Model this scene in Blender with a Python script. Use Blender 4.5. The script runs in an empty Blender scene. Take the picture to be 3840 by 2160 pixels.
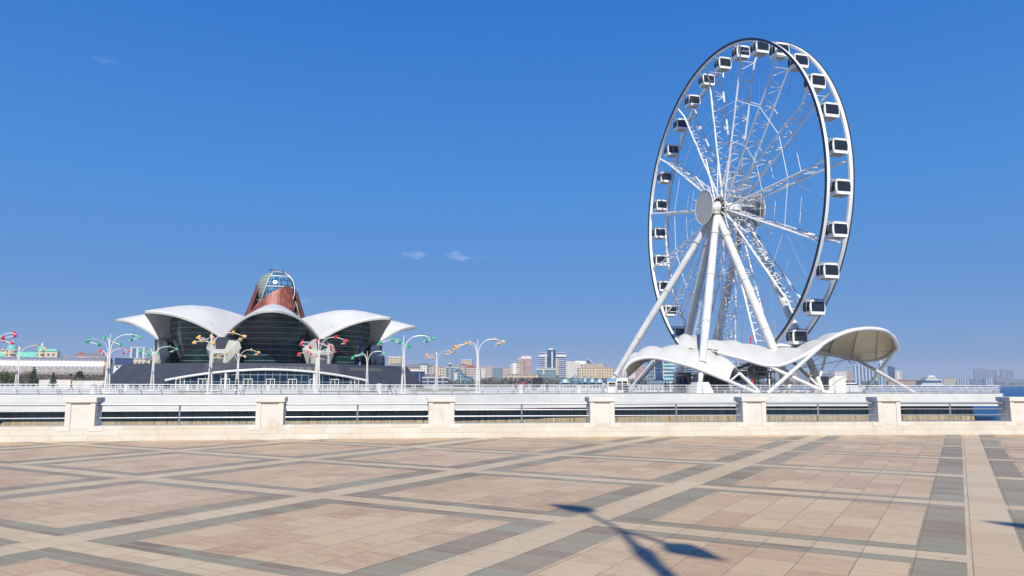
import bpy, bmesh, math, random
from mathutils import Vector, Matrix, Euler
R_ = math.radians
random.seed(7)
scene = bpy.context.scene
col = scene.collection

# ------------------------------------------------------------------ camera
F = 2770.0                     # focal length in pixels of the 3840 px wide photograph
H = 1.6                        # eye height above the plaza
PITCH = math.atan(360.0 / F)
ROLL = R_(-0.10)
cam_d = bpy.data.cameras.new('camera')
cam_d.sensor_width = 36.0
cam_d.lens = 36.0 * F / 3840.0
cam_d.clip_start = 0.1
cam_d.clip_end = 30000
cam = bpy.data.objects.new('camera', cam_d)
col.objects.link(cam)
RM = (Matrix.Rotation(R_(90) + PITCH, 3, 'X') @ Matrix.Rotation(-ROLL, 3, 'Z'))
cam.rotation_euler = RM.to_euler()
cam.location = (0, 0, H)
scene.camera = cam

# ------------------------------------------------------------------ light
SUN_EL = R_(44.0)
SUN_AZ = R_(176.0)             # clockwise from +Y: behind the camera, a little to its right
world = bpy.data.worlds.new("World")
scene.world = world
world.use_nodes = True
wt = world.node_tree
wt.nodes.clear()
w_out = wt.nodes.new('ShaderNodeOutputWorld')
w_bg = wt.nodes.new('ShaderNodeBackground')
w_sky = wt.nodes.new('ShaderNodeTexSky')
w_sky.sky_type = 'NISHITA'
w_sky.sun_disc = False
w_sky.sun_elevation = SUN_EL
w_sky.sun_rotation = SUN_AZ
w_sky.altitude = 0
w_sky.air_density = 1.0
w_sky.dust_density = 0.25
w_sky.ozone_density = 4.0
w_bg.inputs['Strength'].default_value = 0.10
w_hsv = wt.nodes.new('ShaderNodeHueSaturation')
w_hsv.inputs['Saturation'].default_value = 1.22
w_hsv.inputs['Hue'].default_value = 0.505
wt.links.new(w_sky.outputs[0], w_hsv.inputs['Color'])

sun_d = bpy.data.lights.new('sun', 'SUN')
sun_d.energy = 5.0
sun_d.angle = R_(0.55)
sun_d.color = (1.0, 0.94, 0.82)
sun = bpy.data.objects.new('sun', sun_d)
col.objects.link(sun)
SUNV = Vector((math.sin(SUN_AZ) * math.cos(SUN_EL), math.cos(SUN_AZ) * math.cos(SUN_EL), math.sin(SUN_EL)))
sun.rotation_euler = SUNV.to_track_quat('Z', 'Y').to_euler()
sun.location = (0, -40, 60)
scene.view_settings.view_transform = 'Standard'
scene.view_settings.look = 'None'
scene.view_settings.gamma = 1.0
scene.view_settings.exposure = 0.30
scene.cycles.max_bounces = 6
scene.cycles.transparent_max_bounces = 8

# ------------------------------------------------------------------ placing helpers (photo pixel + real distance -> world point)
def ray(px, py):
    return RM @ Vector(((px - 1920) / F, -(py - 1080) / F, -1.0))
def P(px, py, d):
    r = ray(px, py)
    t = d / r.y
    return Vector((r.x * t, d, H + r.z * t))
def G(px, d, z=0.32):
    # point seen in pixel column px at distance d and height z
    k = (px - 1920) / F
    a = RM.transposed()
    zz = z - H
    # (a0.v) = -k (a2.v)
    cx = a[0][0] + k * a[2][0]
    return Vector((-((a[0][1] + k * a[2][1]) * d + (a[0][2] + k * a[2][2]) * zz) / cx, d, z))
def ground_hit(px, py, z=0.0):
    r = ray(px, py)
    t = (z - H) / r.z
    return Vector((r.x * t, r.y * t, z))

# ------------------------------------------------------------------ node expression helper
class N:
    def __init__(s, nt, sock): s.nt = nt; s.s = sock
    def _m(s, op, b=None, c=None):
        n = s.nt.nodes.new('ShaderNodeMath'); n.operation = op
        for i, v in enumerate((s, b, c)):
            if v is None: continue
            if isinstance(v, N): s.nt.links.new(v.s, n.inputs[i])
            else: n.inputs[i].default_value = v
        return N(s.nt, n.outputs[0])
    def __add__(s, b): return s._m('ADD', b)
    def __sub__(s, b): return s._m('SUBTRACT', b)
    def __mul__(s, b): return s._m('MULTIPLY', b)
    def __truediv__(s, b): return s._m('DIVIDE', b)
    def frac(s): return s._m('FRACT')
    def floor(s): return s._m('FLOOR')
    def abs(s): return s._m('ABSOLUTE')
    def lt(s, b): return s._m('LESS_THAN', b)
    def gt(s, b): return s._m('GREATER_THAN', b)
    def max(s, b): return s._m('MAXIMUM', b)
    def min(s, b): return s._m('MINIMUM', b)
    def clamp(s):
        r = s._m('ADD', 0.0); r.s.node.use_clamp = True; return r
    def inv(s): return s * -1.0 + 1.0
def new_mat(name, rough=0.6, metal=0.0, color=(.5, .5, .5), spec=None):
    m = bpy.data.materials.new(name); m.use_nodes = True
    nt = m.node_tree
    b = nt.nodes['Principled BSDF']
    b.inputs['Roughness'].default_value = rough
    b.inputs['Metallic'].default_value = metal
    b.inputs['Base Color'].default_value = (*color, 1)
    if spec is not None: b.inputs['Specular IOR Level'].default_value = spec
    return m, nt, b
def coords(nt, which='Object'):
    t = nt.nodes.new('ShaderNodeTexCoord')
    s = nt.nodes.new('ShaderNodeSeparateXYZ')
    nt.links.new(t.outputs[which], s.inputs[0])
    return t, N(nt, s.outputs[0]), N(nt, s.outputs[1]), N(nt, s.outputs[2])
def vec(nt, x, y, z):
    c = nt.nodes.new('ShaderNodeCombineXYZ')
    for i, v in enumerate((x, y, z)):
        if isinstance(v, N): nt.links.new(v.s, c.inputs[i])
        else: c.inputs[i].default_value = v
    return c.outputs[0]
def noise(nt, vsock, scale, detail=4, rough=0.55, out='Fac'):
    n = nt.nodes.new('ShaderNodeTexNoise')
    n.inputs['Scale'].default_value = scale
    n.inputs['Detail'].default_value = detail
    n.inputs['Roughness'].default_value = rough
    if vsock is not None: nt.links.new(vsock, n.inputs['Vector'])
    return N(nt, n.outputs[out])
def wnoise(nt, vsock):
    n = nt.nodes.new('ShaderNodeTexWhiteNoise'); n.noise_dimensions = '3D'
    nt.links.new(vsock, n.inputs['Vector'])
    return N(nt, n.outputs['Value'])
def ramp(nt, fac, stops):
    r = nt.nodes.new('ShaderNodeValToRGB')
    e = r.color_ramp.elements
    while len(e) < len(stops): e.new(0.5)
    for i, (p, c) in enumerate(stops):
        e[i].position = p; e[i].color = (*c, 1)
    nt.links.new(fac.s, r.inputs[0])
    return r.outputs[0]
def mix(nt, fac, a, b, mode='MIX'):
    n = nt.nodes.new('ShaderNodeMix'); n.data_type = 'RGBA'; n.blend_type = mode
    if isinstance(fac, N): nt.links.new(fac.s, n.inputs[0])
    else: n.inputs[0].default_value = fac
    for i, v in ((6, a), (7, b)):
        if isinstance(v, (tuple, list)): n.inputs[i].default_value = (*v, 1)
        else: nt.links.new(v, n.inputs[i])
    return n.outputs[2]
def bump(nt, b, h, strength=0.3, dist=0.01):
    n = nt.nodes.new('ShaderNodeBump')
    n.inputs['Strength'].default_value = strength
    n.inputs['Distance'].default_value = dist
    nt.links.new(h.s, n.inputs['Height'])
    nt.links.new(n.outputs[0], b.inputs['Normal'])
def plain(name, color, rough=0.5, metal=0.0, var=0.12, scale=3.0, spec=None):
    m, nt, b = new_mat(name, rough, metal, color, spec)
    if var > 0:
        t = nt.nodes.new('ShaderNodeTexCoord')
        f = noise(nt, t.outputs['Object'], scale, 5)
        lo = tuple(c * (1 - var) for c in color); hi = tuple(min(1, c * (1 + var)) for c in color)
        nt.links.new(ramp(nt, f, [(0.3, lo), (0.7, hi)]), b.inputs['Base Color'])
    return m

# ------------------------------------------------------------------ mesh builder
class MB:
    def __init__(s): s.v = []; s.f = []; s.m = []
    def quad(s, pts, m=0):
        i = len(s.v); s.v += [tuple(p) for p in pts]; s.f.append(tuple(range(i, i + len(pts)))); s.m.append(m)
    def box(s, c, size, rz=0.0, m=0, top=1.0):
        hx, hy, hz = (q / 2 for q in size)
        i = len(s.v); cs, sn = math.cos(rz), math.sin(rz)
        for z in (-1, 1):
            k = top if z > 0 else 1.0
            for x, y in ((-1, -1), (1, -1), (1, 1), (-1, 1)):
                X, Y = x * hx * k, y * hy * k
                s.v.append((c[0] + X * cs - Y * sn, c[1] + X * sn + Y * cs, c[2] + z * hz))
        for f in ((0, 3, 2, 1), (4, 5, 6, 7), (0, 1, 5, 4), (1, 2, 6, 5), (2, 3, 7, 6), (3, 0, 4, 7)):
            s.f.append(tuple(i + k for k in f)); s.m.append(m)
    def box2(s, x0, x1, y0, y1, z0, z1, m=0):
        s.box(((x0 + x1) / 2, (y0 + y1) / 2, (z0 + z1) / 2), (x1 - x0, y1 - y0, z1 - z0), 0, m)
    def tube(s, path, r, n=8, m=0, caps=True, closed=False, flat=None):
        pts = [Vector(p) for p in path]; K = len(pts)
        rs = r if isinstance(r, (list, tuple)) else [r] * K
        i0 = len(s.v); prev = None
        for k, p in enumerate(pts):
            if closed: t = pts[(k + 1) % K] - pts[k - 1]
            else: t = pts[min(k + 1, K - 1)] - pts[max(k - 1, 0)]
            if t.length < 1e-9: t = Vector((0, 0, 1))
            t.normalize()
            if prev is None:
                u = t.orthogonal() if abs(t.z) > 0.99 else t.cross(Vector((0, 0, 1)))
            else:
                u = prev - t * prev.dot(t)
                if u.length < 1e-6: u = t.orthogonal()
            u.normalize(); w = t.cross(u); prev = u
            for j in range(n):
                a = 2 * math.pi * j / n
                q = p + (u * math.cos(a) + w * math.sin(a)) * rs[k]
                s.v.append(tuple(q))
        rng = range(K if closed else K - 1)
        for k in rng:
            for j in range(n):
                a = i0 + k * n + j; b = i0 + k * n + (j + 1) % n
                c = i0 + ((k + 1) % K) * n + (j + 1) % n; d = i0 + ((k + 1) % K) * n + j
                s.f.append((a, b, c, d)); s.m.append(m)
        if caps and not closed:
            s.f.append(tuple(i0 + j for j in range(n))[::-1]); s.m.append(m)
            s.f.append(tuple(i0 + (K - 1) * n + j for j in range(n))); s.m.append(m)
    def bar(s, a, b, r, n=6, m=0): s.tube([a, b], r, n, m)
    def grid(s, rows, m=0, flip=False, closed=False):
        i0 = len(s.v); nr = len(rows); nc = len(rows[0])
        for r in rows: s.v += [tuple(p) for p in r]
        for a in range(nr - 1):
            for b in range(nc if closed else nc - 1):
                q = (i0 + a * nc + b, i0 + a * nc + (b + 1) % nc, i0 + (a + 1) * nc + (b + 1) % nc, i0 + (a + 1) * nc + b)
                s.f.append(q[::-1] if flip else q); s.m.append(m)
    def lathe(s, prof, c=(0, 0, 0), n=16, m=0, axis=None, caps=True):
        # prof: (radius, height); axis Vector
        ax = Vector(axis or (0, 0, 1)).normalized()
        u = ax.orthogonal().normalized(); w = ax.cross(u); c = Vector(c)
        rows = [[c + ax * h + (u * math.cos(2 * math.pi * j / n) + w * math.sin(2 * math.pi * j / n)) * r for j in range(n)] for r, h in prof]
        i0 = len(s.v)
        s.grid(rows, m, closed=True)
        if caps:
            s.f.append(tuple(i0 + j for j in range(n))[::-1]); s.m.append(m)
            k = i0 + (len(rows) - 1) * n
            s.f.append(tuple(k + j for j in range(n))); s.m.append(m)
    def prism(s, poly, z0, z1, m=0):
        n = len(poly); i = len(s.v)
        s.v += [(p[0], p[1], z0) for p in poly] + [(p[0], p[1], z1) for p in poly]
        s.f.append(tuple(range(i, i + n))[::-1]); s.m.append(m)
        s.f.append(tuple(range(i + n, i + 2 * n))); s.m.append(m)
        for k in range(n):
            s.f.append((i + k, i + (k + 1) % n, i + n + (k + 1) % n, i + n + k)); s.m.append(m)
    def ribbon(s, path, hw, hh, m=0, closed=False, up=None):
        # rectangular section swept along a path (hw horizontal/radial half size given per frame by up)
        pts = [Vector(p) for p in path]; K = len(pts); i0 = len(s.v)
        for k, p in enumerate(pts):
            t = (pts[(k + 1) % K] - pts[k - 1]) if closed else (pts[min(k + 1, K - 1)] - pts[max(k - 1, 0)])
            t.normalize(); U = Vector(up(k) if up else (0, 0, 1)); U = (U - t * U.dot(t)).normalized(); W = t.cross(U)
            for a, b in ((-1, -1), (1, -1), (1, 1), (-1, 1)):
                s.v.append(tuple(p + W * hw * a + U * hh * b))
        for k in range(K if closed else K - 1):
            for j in range(4):
                s.f.append((i0 + 4 * k + j, i0 + 4 * k + (j + 1) % 4, i0 + 4 * ((k + 1) % K) + (j + 1) % 4, i0 + 4 * ((k + 1) % K) + j)); s.m.append(m)
        if not closed:
            s.f.append((i0, i0 + 1, i0 + 2, i0 + 3)[::-1]); s.m.append(m)
            e = i0 + 4 * (K - 1); s.f.append((e, e + 1, e + 2, e + 3)); s.m.append(m)
    def build(s, name, mats, parent=None, origin=None, smooth=False, bevel=0.0):
        """link as ONE object. origin: world point taken as the object's origin (or its parent's)."""
        me = bpy.data.meshes.new(name)
        o = Vector(origin) if origin is not None else Vector((0, 0, 0))
        me.from_pydata([(v[0] - o.x, v[1] - o.y, v[2] - o.z) for v in s.v], [], s.f)
        if not isinstance(mats, (list, tuple)): mats = [mats]
        for m in mats: me.materials.append(m)
        for p, k in zip(me.polygons, s.m): p.material_index = min(k, len(mats) - 1)
        bm = bmesh.new(); bm.from_mesh(me)
        bmesh.ops.recalc_face_normals(bm, faces=bm.faces)
        bm.to_mesh(me); bm.free()
        if smooth:
            for p in me.polygons: p.use_smooth = True
        ob = bpy.data.objects.new(name, me); col.objects.link(ob)
        if parent is not None: ob.parent = parent
        elif origin is not None: ob.location = o
        if smooth:
            try: me.set_sharp_from_angle(angle=R_(40))
            except Exception: pass
        if bevel > 0:
            b = ob.modifiers.new('bevel', 'BEVEL'); b.width = bevel; b.segments = 2; b.limit_method = 'ANGLE'
        return ob
def tag(o, label, cat, group=None):
    o['label'] = label; o['category'] = cat
    if group: o['group'] = group
    return o
def thing(name, label, cat, loc=(0, 0, 0), rz=0.0, group=None):
    o = bpy.data.objects.new(name, None); col.objects.link(o)
    o.empty_display_size = 0.5
    o.location = loc; o.rotation_euler = (0, 0, rz)
    return tag(o, label, cat, group)
def structure(o): o['kind'] = 'structure'; return o
def copy_tree(o, parent=None):
    c = o.copy(); col.objects.link(c)
    if parent is not None: c.parent = parent
    for ch in [x for x in col.objects if x.parent == o]: copy_tree(ch, c)
    return c

# ------------------------------------------------------------------ clouds in the sky
def sky_clouds():
    nt = wt
    tc = nt.nodes.new('ShaderNodeTexCoord')
    # clear-air tint of the sky by height above the horizon
    sz = nt.nodes.new('ShaderNodeSeparateXYZ'); nt.links.new(tc.outputs['Generated'], sz.inputs[0])
    el = N(nt, sz.outputs[2])
    k_ = 8.1
    air = ramp(nt, (el * 1.6).clamp(), [(0.0, (.092, .235, .535)), (0.13, (.092, .255, .600)), (0.40, (.058, .258, .685)), (0.76, (.022, .180, .630)), (1.0, (.015, .110, .50))])
    sc_ = nt.nodes.new('ShaderNodeVectorMath'); sc_.operation = 'SCALE'; sc_.inputs['Scale'].default_value = k_
    nt.links.new(air, sc_.inputs[0])
    base = mix(nt, 0.88, w_hsv.outputs[0], sc_.outputs[0])
    def spot(px, py, sx, sy, amt, seed):
        nonlocal base
        d = ray(px, py).normalized()
        right = Vector((d.y, -d.x, 0)).normalized(); up = right.cross(d)
        def dot(v):
            n = nt.nodes.new('ShaderNodeVectorMath'); n.operation = 'DOT_PRODUCT'
            nt.links.new(tc.outputs['Generated'], n.inputs[0]); n.inputs[1].default_value = v
            return N(nt, n.outputs['Value'])
        a, b, c = dot(right), dot(up), dot(d)
        nz = noise(nt, vec(nt, a * 60.0 + seed, b * 150.0, c), 1.0, 8, 0.68)
        rr = (a / sx) * (a / sx) + (b / sy) * (b / sy)
        fac = ((rr * -0.8 + 0.45 + (nz - 0.5) * 3.6).clamp() * amt) * (rr * -0.5 + 1.0).clamp() * c.gt(0.0)
        base = mix(nt, fac, base, (6.4, 6.9, 8.4))
    spot(1556, 960, .024, .008, .34, 3.0)
    spot(1700, 955, .016, .009, .30, 11.0)
    spot(1748, 970, .030, .0055, .34, 17.0)
    spot(392, 222, .016, .007, .12, 29.0)
    spot(1146, 1124, .014, .008, .22, 41.0)
    nt.links.new(base, w_bg.inputs['Color'])
    nt.links.new(w_bg.outputs[0], w_out.inputs['Surface'])
sky_clouds()

# ------------------------------------------------------------------ materials
def paving_mat():
    m, nt, b = new_mat('stone_paving', 0.55)
    t, x, y, z = coords(nt)
    th = R_(31.0)
    u = x * math.sin(th) + y * math.cos(th)
    v = x * math.cos(th) - y * math.sin(th)
    up = u - v * 0.04
    nz0 = noise(nt, t.outputs['Object'], 0.7, 2)
    uu = (up - 4.6) / 3.67 + 0.5
    vv = (v - 0.19) / 4.1 + 0.5
    du = ((uu.frac() - 0.5).abs()) * 3.67
    dv = ((vv.frac() - 0.5).abs()) * 4.1
    light = du.lt(0.17).max(dv.lt(0.235))
    dark = du.lt(0.44).max(dv.lt(0.67)) * light.inv()
    # individual slabs
    cu = (v / 0.4556).floor()
    odd = ((cu * 0.5).frac()) * 2.0
    ru = up / 0.6117 + odd * 0.5
    iu = ru.floor()
    rnd = wnoise(nt, vec(nt, cu, iu, 1.7))
    rnd2 = wnoise(nt, vec(nt, cu, (up / 0.3059).floor(), 9.1))
    streak = noise(nt, vec(nt, u * 9.0, v * 2.2, rnd * 9.0), 1.7, 8, 0.70)
    blot = noise(nt, vec(nt, u, v, rnd * 5.0), 3.5, 5, 0.6)
    big = noise(nt, t.outputs['Object'], 0.22, 4, 0.6)
    pink = ramp(nt, rnd * 0.42 + streak * 1.25 - 0.34, [(0.10, (.32, .195, .108)), (0.38, (.425, .290, .165)), (0.58, (.475, .345, .198)), (0.9, (.50, .400, .238))])
    cream = ramp(nt, rnd * 0.4 + streak * 0.8 - .1, [(0.2, (.435, .318, .188)), (0.8, (.53, .422, .262))])
    slate = ramp(nt, rnd2 * 0.65 + streak * 0.6 - 0.12, [(0.1, (.180, .125, .076)), (0.35, (.225, .175, .108)), (0.6, (.235, .205, .128)), (0.85, (.232, .222, .148))])
    c = mix(nt, light, pink, cream)
    c = mix(nt, dark, c, slate)
    c = mix(nt, (blot - 0.5).abs() * 0.55, c, (.30, .235, .19))
    c = mix(nt, (big - 0.42).clamp() * 1.0, c, (.52, .44, .33))
    # dust and scuffs
    g1 = ((v / 0.4556).frac() - 0.5).abs().gt(0.4885)
    g2 = (ru.frac() - 0.5).abs().gt(0.4925)
    gr = g1.max(g2)
    c = mix(nt, gr * (nz0 * 0.9 + 0.25), c, (.15, .115, .08))
    g3 = ((up / 0.3059).frac() - 0.5).abs().gt(0.478) * dark
    c = mix(nt, g3 * 0.7, c, (.40, .33, .22))
    sp = noise(nt, vec(nt, x, y, 3.0), 9.0, 2)
    c = mix(nt, sp.gt(0.705) * 0.5, c, (.16, .12, .09))
    nt.links.new(c, b.inputs['Base Color'])
    rr = streak * 0.22 + 0.42
    nt.links.new(rr.s, b.inputs['Roughness'])
    bump(nt, b, gr * -1.0 + blot * 0.25, 0.35, 0.006)
    return m
def marble_mat(name, blocks=True, tint=(.56, .535, .475)):
    m, nt, b = new_mat(name, 0.38)
    t, x, y, z = coords(nt)
    n1 = noise(nt, t.outputs['Object'], 1.6, 7, 0.62)
    n2 = noise(nt, vec(nt, x * 1.2, y, z * 3.0), 3.2, 6, 0.7)
    light = tuple(min(1, c * 1.08) for c in tint)
    warm = (tint[0] * .90, tint[1] * .80, tint[2] * .66)
    c = ramp(nt, n1, [(0.28, warm), (0.45, tint), (0.7, light)])
    c = mix(nt, (n2 - 0.60).clamp() * 2.6, c, (.52, .36, .22))
    if blocks:
        row = (z / 0.156).floor()
        s = (x / 0.92 + wnoise(nt, vec(nt, row, 0.0, 4.0)) * 3.0)
        rb = wnoise(nt, vec(nt, row, s.floor(), 2.0))
        c = mix(nt, rb * 0.40, c, (.50, .40, .29))
        j = (s.frac() - 0.5).abs().gt(0.4958)
        j = j.max((z / 0.156).frac().lt(0.05))
        c = mix(nt, j * 0.6, c, (.24, .19, .14))
        dirt = (noise(nt, vec(nt, x * 2.0, y, z * 0.4), 2.4, 5) - 0.45).clamp() * (z * -3.0 + 1.0).clamp()
        c = mix(nt, dirt * 1.1, c, (.42, .35, .27))
    nt.links.new(c, b.inputs['Base Color'])
    bump(nt, b, n2, 0.12, 0.004)
    return m
def concrete_wall_mat():
    m, nt, b = new_mat('stained_quay_concrete', 0.85)
    t, x, y, z = coords(nt)
    pan = x / 1.9
    jit = wnoise(nt, vec(nt, pan.floor(), 0.0, 0.0))
    st = noise(nt, vec(nt, x * 1.9, 0.0, z * 0.2), 1.5, 8, 0.76)
    n2 = noise(nt, vec(nt, x * 0.5, y, z * 0.7), 1.1, 5, 0.65)
    c = ramp(nt, st, [(0.36, (.06, .045, .025)), (0.45, (.22, .155, .08)), (0.53, (.36, .29, .175)), (0.70, (.46, .40, .27))])
    c = mix(nt, jit * 0.5, c, (.30, .29, .23))
    c = mix(nt, (n2 - 0.5).clamp() * 2.2, c, (.33, .19, .085))
    line = (pan.frac() - 0.5).abs().gt(0.487)
    c = mix(nt, line * 0.8, c, (.06, .05, .04))
    c = mix(nt, (st - 0.58).clamp() * wnoise(nt, vec(nt, pan.floor(), 3.0, 1.0)).gt(0.8) * 5.0, c, (.05, .045, .03))
    nt.links.new(c, b.inputs['Base Color'])
    bump(nt, b, st, 0.5, 0.05)
    return m
def sea_mat():
    m, nt, b = new_mat('sea_water', 0.12, 0, (.010, .050, .120))
    t, x, y, z = coords(nt)
    w1 = noise(nt, vec(nt, x * 0.25, y * 0.6, 0.0), 1.0, 6, 0.6)
    w2 = noise(nt, vec(nt, x * 0.01, y * 0.05, 0.0), 1.0, 4)
    nt.links.new(ramp(nt, w2, [(0.35, (.006, .050, .150)), (0.65, (.012, .075, .20))]), b.inputs['Base Color'])
    b.inputs['Roughness'].default_value = 0.32
    b.inputs['IOR'].default_value = 1.33
    b.inputs['Specular IOR Level'].default_value = 0.35
    bump(nt, b, w1, 0.9, 0.6)
    return m
def facade(name, wall, glass, fl=3.3, bay=3.2, wf=0.5, hf=0.5, rough=0.75, var=0.2, floor_line=None, grough=0.15):
    """windows sunk in a wall: pattern in object space, u along the wall, z up"""
    m, nt, b = new_mat(name, rough)
    t, x, y, z = coords(nt)
    sn = nt.nodes.new('ShaderNodeSeparateXYZ'); nt.links.new(t.outputs['Normal'], sn.inputs[0])
    nx = N(nt, sn.outputs[0]).abs().gt(0.7)
    nzf = N(nt, sn.outputs[2]).abs().lt(0.5)
    u = x * nx.inv() + y * nx
    fu = u / bay; fz = z / fl
    win = (fu.frac() - 0.5).abs().lt(wf / 2) * (fz.frac() - 0.5).abs().lt(hf / 2) * nzf
    r1 = wnoise(nt, vec(nt, fu.floor(), fz.floor(), nx))
    n1 = noise(nt, t.outputs['Object'], 0.15, 5, 0.6)
    wl = ramp(nt, n1, [(0.3, tuple(c * (1 - var) for c in wall)), (0.7, tuple(min(1, c * (1 + var * .6)) for c in wall))])
    if floor_line:
        fl_ = (fz.frac() - 0.5).abs().gt(0.43)
        wl = mix(nt, fl_ * nzf, wl, floor_line)
    gl = mix(nt, r1 * 0.7, glass, tuple(min(1, c * 2.2 + .02) for c in glass))
    nt.links.new(mix(nt, win, wl, gl), b.inputs['Base Color'])
    rr = win * (grough - rough) + rough
    nt.links.new(rr.s, b.inputs['Roughness'])
    return m
def stripes_glass(name, base, line, step, width=0.07, rough=0.08, vstep=None, metal=0.0, vline=0.05, base2=None, spec=0.5):
    m, nt, b = new_mat(name, rough, metal, base, spec)
    t, x, y, z = coords(nt)
    n1 = noise(nt, t.outputs['Object'], 0.09, 4, 0.6)
    c = mix(nt, ((n1 - 0.45) * 5.0).clamp(), base, base2 or tuple(q * 2.0 for q in base))
    ln = (z / step).frac().lt(width)
    if vstep:
        sn = nt.nodes.new('ShaderNodeSeparateXYZ'); nt.links.new(t.outputs['Normal'], sn.inputs[0])
        nx = N(nt, sn.outputs[0]).abs().gt(0.7)
        u = x * nx.inv() + y * nx
        ln = ln.max((u / vstep).frac().lt(vline))
    nt.links.new(mix(nt, ln, c, line), b.inputs['Base Color'])
    nt.links.new((ln * 0.4 + rough).s, b.inputs['Roughness'])
    return m

M = {}
M['paving'] = paving_mat()
M['marble'] = marble_mat('cream_marble')
M['marble_slab'] = marble_mat('cream_marble_slab', False, (.57, .55, .505))
M['quay'] = concrete_wall_mat()
M['sea'] = sea_mat()
M['steel'] = plain('brushed_steel', (.50, .50, .51), 0.42, 1.0, 0.05)
M['white'] = plain('white_paint', (.62, .62, .60), 0.35, 0, 0.04)
M['white_steel'] = plain('white_steel_paint', (.60, .60, .58), 0.35, 0, 0.10, 0.5)
M['wheel_white'] = plain('wheel_white_lifted', (.76, .76, .73), 0.35, 0, 0.05, 0.5)  # lighter copy of the white steel paint, its colour lifts spokes in shade
M['rail_white'] = plain('white_rail_paint', (.66, .66, .64), 0.4, 0, 0.05)
M['rail_grey'] = plain('grey_post_metal', (.38, .39, .39), 0.5, 0, 0.1)
M['fascia'] = plain('white_render', (.60, .60, .56), 0.7, 0, 0.07, 0.5)
M['deck'] = plain('pale_pier_paving', (.44, .43, .42), 0.8, 0, 0.14, 0.25)
M['black'] = plain('black_rubber', (.018, .02, .03), 0.35, 0, 0.1)
M['darkglass'] = plain('tinted_cabin_glass', (.018, .022, .03), 0.06, 0, 0.2, 0.8)
M['grey'] = plain('mid_grey_metal', (.30, .31, .31), 0.55, 0, 0.1)
M['dgrey'] = plain('dark_grey_metal', (.08, .085, .09), 0.6, 0, 0.1)
M['beige_steel'] = plain('beige_steelwork', (.36, .34, .29), 0.6, 0, 0.15, 1.0)
M['land'] = plain('shore_land', (.22, .20, .16), 0.95, 0, 0.3, 0.01)
M['hill'] = plain('built_hillside', (.36, .33, .31), 0.95, 0, 0.35, 0.02)
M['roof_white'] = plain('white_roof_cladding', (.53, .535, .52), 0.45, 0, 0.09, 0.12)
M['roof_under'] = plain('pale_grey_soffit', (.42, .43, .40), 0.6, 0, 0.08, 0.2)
M['buttress'] = plain('buttress_panels', (.36, .37, .34), 0.7, 0, 0.10, 0.4)
M['stone_pale'] = plain('pale_stone_panels', (.50, .50, .46), 0.7, 0, 0.08, 0.4)
M['slate'] = plain('dark_slate_cladding', (.030, .036, .056), 0.75, 0, 0.22, 0.3)
M['lamp_red'] = plain('red_gloss_paint', (.62, .012, .03), 0.25, 0, 0.05)
M['lamp_green'] = plain('green_gloss_paint', (.01, .36, .12), 0.25, 0, 0.05)
M['lamp_yellow'] = plain('amber_gloss_paint', (.75, .38, .06), 0.25, 0, 0.05)
M['lamp_lens'] = plain('frosted_lamp_lens', (.5, .5, .48), 0.3, 0, 0.0)
M['grassm'] = plain('short_grass', (.13, .14, .035), 0.95, 0, 0.6, 1.2)
M['bark'] = plain('tree_bark', (.11, .085, .06), 0.95, 0, 0.3)
M['twigs'] = plain('bare_twigs', (.17, .135, .115), 0.95, 0, 0.35)
M['leaf_dark'] = plain('dark_conifer_leaves', (.028, .05, .028), 0.9, 0, 0.5, 1.5)
M['leaf_mid'] = plain('evergreen_leaves', (.05, .085, .03), 0.9, 0, 0.5, 1.5)

# ================================================================== SETTING: plaza, pier deck, sea, land
def wy(x): return 22.65 + 0.135 * x - 0.0016 * x * x        # front foot line of the balustrade
WX = [-46 + 2 * i for i in range(46)]
def wpt(x, off=0.0):
    s = 0.135 - 0.0032 * x
    n = Vector((-s, 1, 0)).normalized()
    return Vector((x, wy(x), 0)) + n * off
mb = MB()
back = [wpt(x, 0.9) for x in WX]
front = [(-90, -70, 0), (90, -70, 0)]
poly = [(-90, -70), (90, -70), (90, wpt(WX[-1], .9).y)] + [(p.x, p.y) for p in reversed(back)] + [(-90, wpt(WX[0], .9).y)]
mb.prism(poly, -4.0, 0.0)
structure(mb.build('plaza_pavement', M['paving']))

DZ = 0.32
edge_px = [(-700, 68), (0, 77), (850, 79.5), (1700, 83), (2050, 89.5), (2500, 96.0), (2850, 98.5), (3200, 99.6), (3500, 100.6), (3757, 101.2)]
EDGE = [G(px, d, DZ) for px, d in edge_px]
def edge_at(s):
    """point along the pier edge at arc length s"""
    for a, b in zip(EDGE[:-1], EDGE[1:]):
        L = (b - a).length
        if s <= L: return a.lerp(b, s / L), (b - a).normalized()
        s -= L
    return EDGE[-1].copy(), (EDGE[-1] - EDGE[-2]).normalized()
ELEN = sum((b - a).length for a, b in zip(EDGE[:-1], EDGE[1:]))
rear = [G(3737, 112, DZ), G(3500, 122, DZ), G(3150, 150, DZ), G(2750, 185, DZ), G(2360, 235, DZ), G(1800, 300, DZ), G(1590, 420, DZ), G(1560, 760, DZ), Vector((-900, 760, DZ)), Vector((-900, 68, DZ))]
deck_poly = [(p.x, p.y) for p in EDGE + rear]
mb = MB(); mb.prism(deck_poly, -1.2, DZ)
def inset_pts(pts, off):
    out = []
    for i, p in enumerate(pts):
        t = (pts[min(i + 1, len(pts) - 1)] - pts[max(i - 1, 0)]).normalized()
        out.append(p + Vector((-t.y, t.x, 0)) * off)
    return out
structure(mb.build('pier_deck', M['deck']))
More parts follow.
